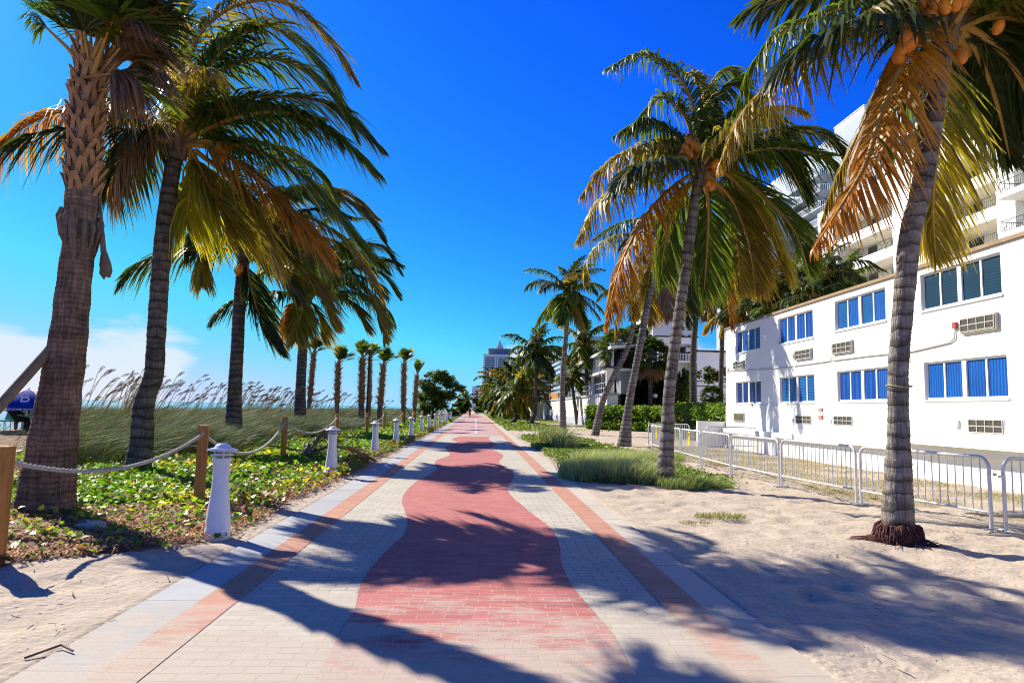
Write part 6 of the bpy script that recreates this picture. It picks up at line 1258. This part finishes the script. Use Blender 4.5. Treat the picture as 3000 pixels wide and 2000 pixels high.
setp(link('dry_litter', arr_mesh('dry_litter', V, Qd, litterm, np.repeat(cols, 6, 0))), 'dry reddish-brown stems and litter under the palms', 'litter', kind='stuff')
# twig and litter specks on the open sand
x = np.concatenate([rn.uniform(-6.5, -2.6, 260), rn.uniform(2.2, 9, 420), rn.uniform(3, 11.5, 2600)]); y = np.concatenate([rn.uniform(3.8, 8.6, 260), rn.uniform(4, 16, 420), rn.uniform(12.5, 20, 1000), rn.uniform(14, 30, 1600)]); n = len(x); z = np.maximum(gz(x, y), 0)+.018
keep = (x > 2.3) | (bedmask(x, y) < .5); x, y, z = x[keep], y[keep], z[keep]; n = len(x); P = np.stack([x, y, z], 1)
a = rn.random(n)*6.283; d = np.stack([np.cos(a), np.sin(a), rn.normal(size=n)*.1], 1); L = (.03+.12*rn.random(n)**3)[:, None]; s = np.stack([-np.sin(a), np.cos(a), 0*a], 1)*(.0025+.004*rn.random(n))[:, None]
V = np.stack([P-d*L/2-s, P-d*L/2+s, P+d*L/2+s, P+d*L/2-s], 1).reshape(-1, 3); Qd = np.arange(n*4).reshape(n, 4)
setp(link('sand_litter', arr_mesh('sand_litter', V, Qd, litterm, np.repeat(jcol(n, (.1, .05, .03), (.32, .2, .12), rn), 4, 0))), 'scattered dry bits lying on the open sand', 'litter', kind='stuff')
# dune grass (sea oats), leaning with the breeze
P_ = []; K_ = []; L_ = []; W_ = []
for (n, yr, xr, w_) in [(26000, (13.5, 26), (-14, -7.6), .010), (42000, (18, 45), (-17, -6.6), .016), (36000, (40, 80), (-24, -6.2), .03), (20000, (75, 150), (-34, -6), .06), (2600, (9, 16), (-12, -8.3), .008)]:
    x, y = scatter(n, xr, yr, lambda a, b: smooth01(fbm(a*.5, b*.5, 3, 90), .30, .46)*smooth01(-a+.9*(fbm(a*.4, b*.4, 2, 91)-.5)*3, 6.4, 7.8)*np.where(a < -.62*b, .16, 1.0)*np.where((a < -.60*b) & (b > 16), .4, 1))
    P_.append(np.stack([x, y, gz(x, y)-np.where(x < -.62*y, .45, 0)], 1)); K_.append(jcol(len(x), (.04, .09, .035), (.20, .30, .13), rn, .35)); L_.append(1.05+.55*rn.random(len(x))); W_.append(np.full(len(x), w_))
P = np.concatenate(P_); K = np.concatenate(K_); tan_ = rn.random(len(P)) < .12; K[tan_] = jcol(tan_.sum(), (.35, .25, .12), (.5, .38, .2), rn)
V, Qd, K = blades(P, np.concatenate(L_), np.concatenate(W_), (.75, -.1, 0), rn, K, .5)
setp(link('dune_grass', arr_mesh('dune_grass', V, Qd, grassm, K)), 'tall grey-green dune grass bent over by the sea breeze', 'grass', kind='stuff')
# seed heads
nh = 520; y = rn.uniform(14, 62, nh)**1.0; x = -8.2-rn.random(nh)*(5+.12*y); y = np.where(x < -.60*y, -x/.5, y); keep = smooth01(fbm(x*.5, y*.5, 3, 95), .35, .5) > rn.random(nh); x, y = x[keep], y[keep]
V_ = []; Q_ = []; K_ = []; o_ = 0
for xi, yi in zip(x, y):
    p = np.array([xi, yi, float(T(xi, yi))]); h = rn.uniform(1.3, 2.35); lx = rn.uniform(.25, .95)*h*.55; dyy = rn.normal()*.2; w_ = .0035+yi*.00022; pts = []
    for k in range(7): t = k/6; pts.append(p+np.array([lx*t**1.6, dyy*t, h*t*(1-.10*t)]))
    for k in range(6):
        a, b = pts[k], pts[k+1]; s = np.array([w_, 0, 0]); V_ += [a-s, a+s, b+s, b-s]; Q_.append([o_, o_+1, o_+2, o_+3]); o_ += 4; K_ += [[.24, .19, .11]]*4
    a = pts[-1]; q = a.copy(); dirn = unit((pts[-1]-pts[-2])[None])[0]
    for k in range(24):   # drooping one-sided panicle
        t = k/24; q = pts[-2]+(pts[-1]-pts[-2])*1.0+dirn*.34*t+np.array([.05, 0, -.16])*t*t; l = .035+.045*math.sin(math.pi*t); e = q+np.array([.02+.02*rn.random(), rn.normal()*.02, -l]); s = np.array([w_*.9+.002, 0, 0])
        V_ += [q-s*.3, q+s*.3, e+s, e-s*.2]; Q_.append([o_, o_+1, o_+2, o_+3]); o_ += 4; c = .6+.5*rn.random(); K_ += [[.20*c, .13*c, .08*c]]*4
setp(link('grass_seed_heads', arr_mesh('grass_seed_heads', np.array(V_), np.array(Q_), grassm, np.array(K_))), 'drooping tan seed heads waving above the dune grass', 'grass', kind='stuff')
# right side cover: creepers and grass between path and barriers
P_ = []; K_ = []; S_ = []
for (n, yr, sz) in [(60000, (14.5, 28), .07), (34000, (28, 45), .12), (26000, (50, 140), .28)]:
    x, y = scatter(n, (2.3, 7.5), yr, lambda a, b: rveg(a, b)*.85); z = .02+rn.random(len(x))*np.where(y < 45, .14, .06)
    P_.append(np.stack([x, y, z], 1)); K_.append(jcol(len(x), (.06, .13, .015), (.24, .34, .05), rn, .2)); S_.append(sz*(.6+.8*rn.random(len(x))))
V, Qd, K = leaves('l', np.concatenate(P_), np.concatenate(S_), np.concatenate(K_), up=.5, asp=.7, rng=rn)
setp(link('low_creeper', arr_mesh('low_creeper', V, Qd, plantm, K)), 'low green creeper on the sand right of the path', 'ground cover', kind='stuff')
def tuft(cx, cy, rx, ry, n, h, label, ca, cb, w=.009, lean=(.25, -.1, 0), name='grass_clump', seed=0):
    r2 = np.random.default_rng(seed+500); a = r2.random(n)*6.283; r = np.sqrt(r2.random(n)); x = rx*r*np.cos(a); y = ry*r*np.sin(a); P = np.stack([x, y, 0*x], 1)
    V, Qd, K = blades(P, 1.45*h*(.5+.6*r2.random(n)), w*1.3, lean, r2, jcol(n, ca, cb, r2, .2), .45); root = link(name, arr_mesh(name, V, Qd, plantm, K), None, (cx, cy, 0)); setp(root, label, 'grass clump', 'tall grass clumps right of the path'); return root
p = G(1600, 1300); tuft(p.x+.25, p.y, .75, 1.6, 1500, .95, 'grey-green grass clump standing right at the kerb halfway up the path', (.10, .16, .07), (.30, .36, .17), .02, seed=1)
p = G(1650, 1318); tuft(p.x, p.y, .5, 1.2, 800, .7, 'smaller grass clump just right of the kerbside one', (.10, .16, .07), (.28, .34, .15), .018, seed=2)
for k, (px, py, rx, ry, n, h, lab) in enumerate([(1720, 1400, .7, 1.0, 2200, .55, 'long silvery grass clump nearest the kerb, left of the big patch'), (1800, 1405, .7, .9, 2400, .6, 'long silvery grass clump in the middle of the big patch'), (1880, 1410, .6, .8, 2200, .58, 'long grass clump touching the tall central trunk'), (1760, 1360, .9, 1.5, 2000, .5, 'long grass clump behind the silvery ones'), (1850, 1350, .9, 1.4, 1800, .45, 'grass clump between the leaning and the central trunks'), (2010, 1425, .7, .5, 1500, .28, 'short grass clump right of the central trunk'), (2080, 1425, .5, .4, 900, .16, 'shortest grass clump spreading on the sand near the barriers'), (1930, 1345, .8, 1.2, 1200, .35, 'short grass clump behind the central trunk')]):
    p = G(px, py); tuft(p.x, p.y, rx, ry, int(n*1.3), h, lab, (.17, .25, .10), (.50, .58, .32) if h > .36 else (.32, .42, .12), .009 if k != 3 else .011, seed=10+k)
p = G(2110, 1515); tuft(p.x, p.y, .42, .28, 420, .09, 'tiny sparse grass patch on the open sand before the near palm', (.12, .16, .04), (.32, .32, .12), .007, seed=30)
p = G(2035, 1533); tuft(p.x, p.y, .25, .1, 120, .06, 'very sparse grass wisps on the open sand', (.14, .16, .05), (.34, .32, .14), .006, seed=31)
# dry grass in the yard behind the barriers, lawn further on
x, y = scatter(26000, (7.2, 12), (11, 33), lambda a, b: smooth01(fbm(a*.9, b*.9, 4, 14), .40, .62)); n = len(x)
V, Qd, K = blades(np.stack([x, y, 0*x], 1), .05+.07*rn.random(n), .008, (.2, 0, 0), rn, jcol(n, (.16, .17, .05), (.48, .40, .18), rn), .4, 3)
setp(link('yard_grass', arr_mesh('yard_grass', V, Qd, plantm, K)), 'thin dry grass on the sand behind the barriers', 'grass', kind='stuff')
x, y = scatter(30000, (2.4, 14), (55, 210), lambda a, b: smooth01(fbm(a*.2, b*.1, 3, 3), .33, .5)); n = len(x)
V, Qd, K = blades(np.stack([x, y, 0*x], 1), .12+.12*rn.random(n), .05, (.2, 0, 0), rn, jcol(n, (.12, .20, .03), (.34, .40, .10), rn), .4, 3)
setp(link('lawn_grass', arr_mesh('lawn_grass', V, Qd, plantm, K)), 'patchy lawn beside the far stretch of the path', 'grass', kind='stuff')
for o in list(bpy.data.objects):
    if o.type == 'EMPTY' and o.parent is None and not o.children: bpy.data.objects.remove(o)
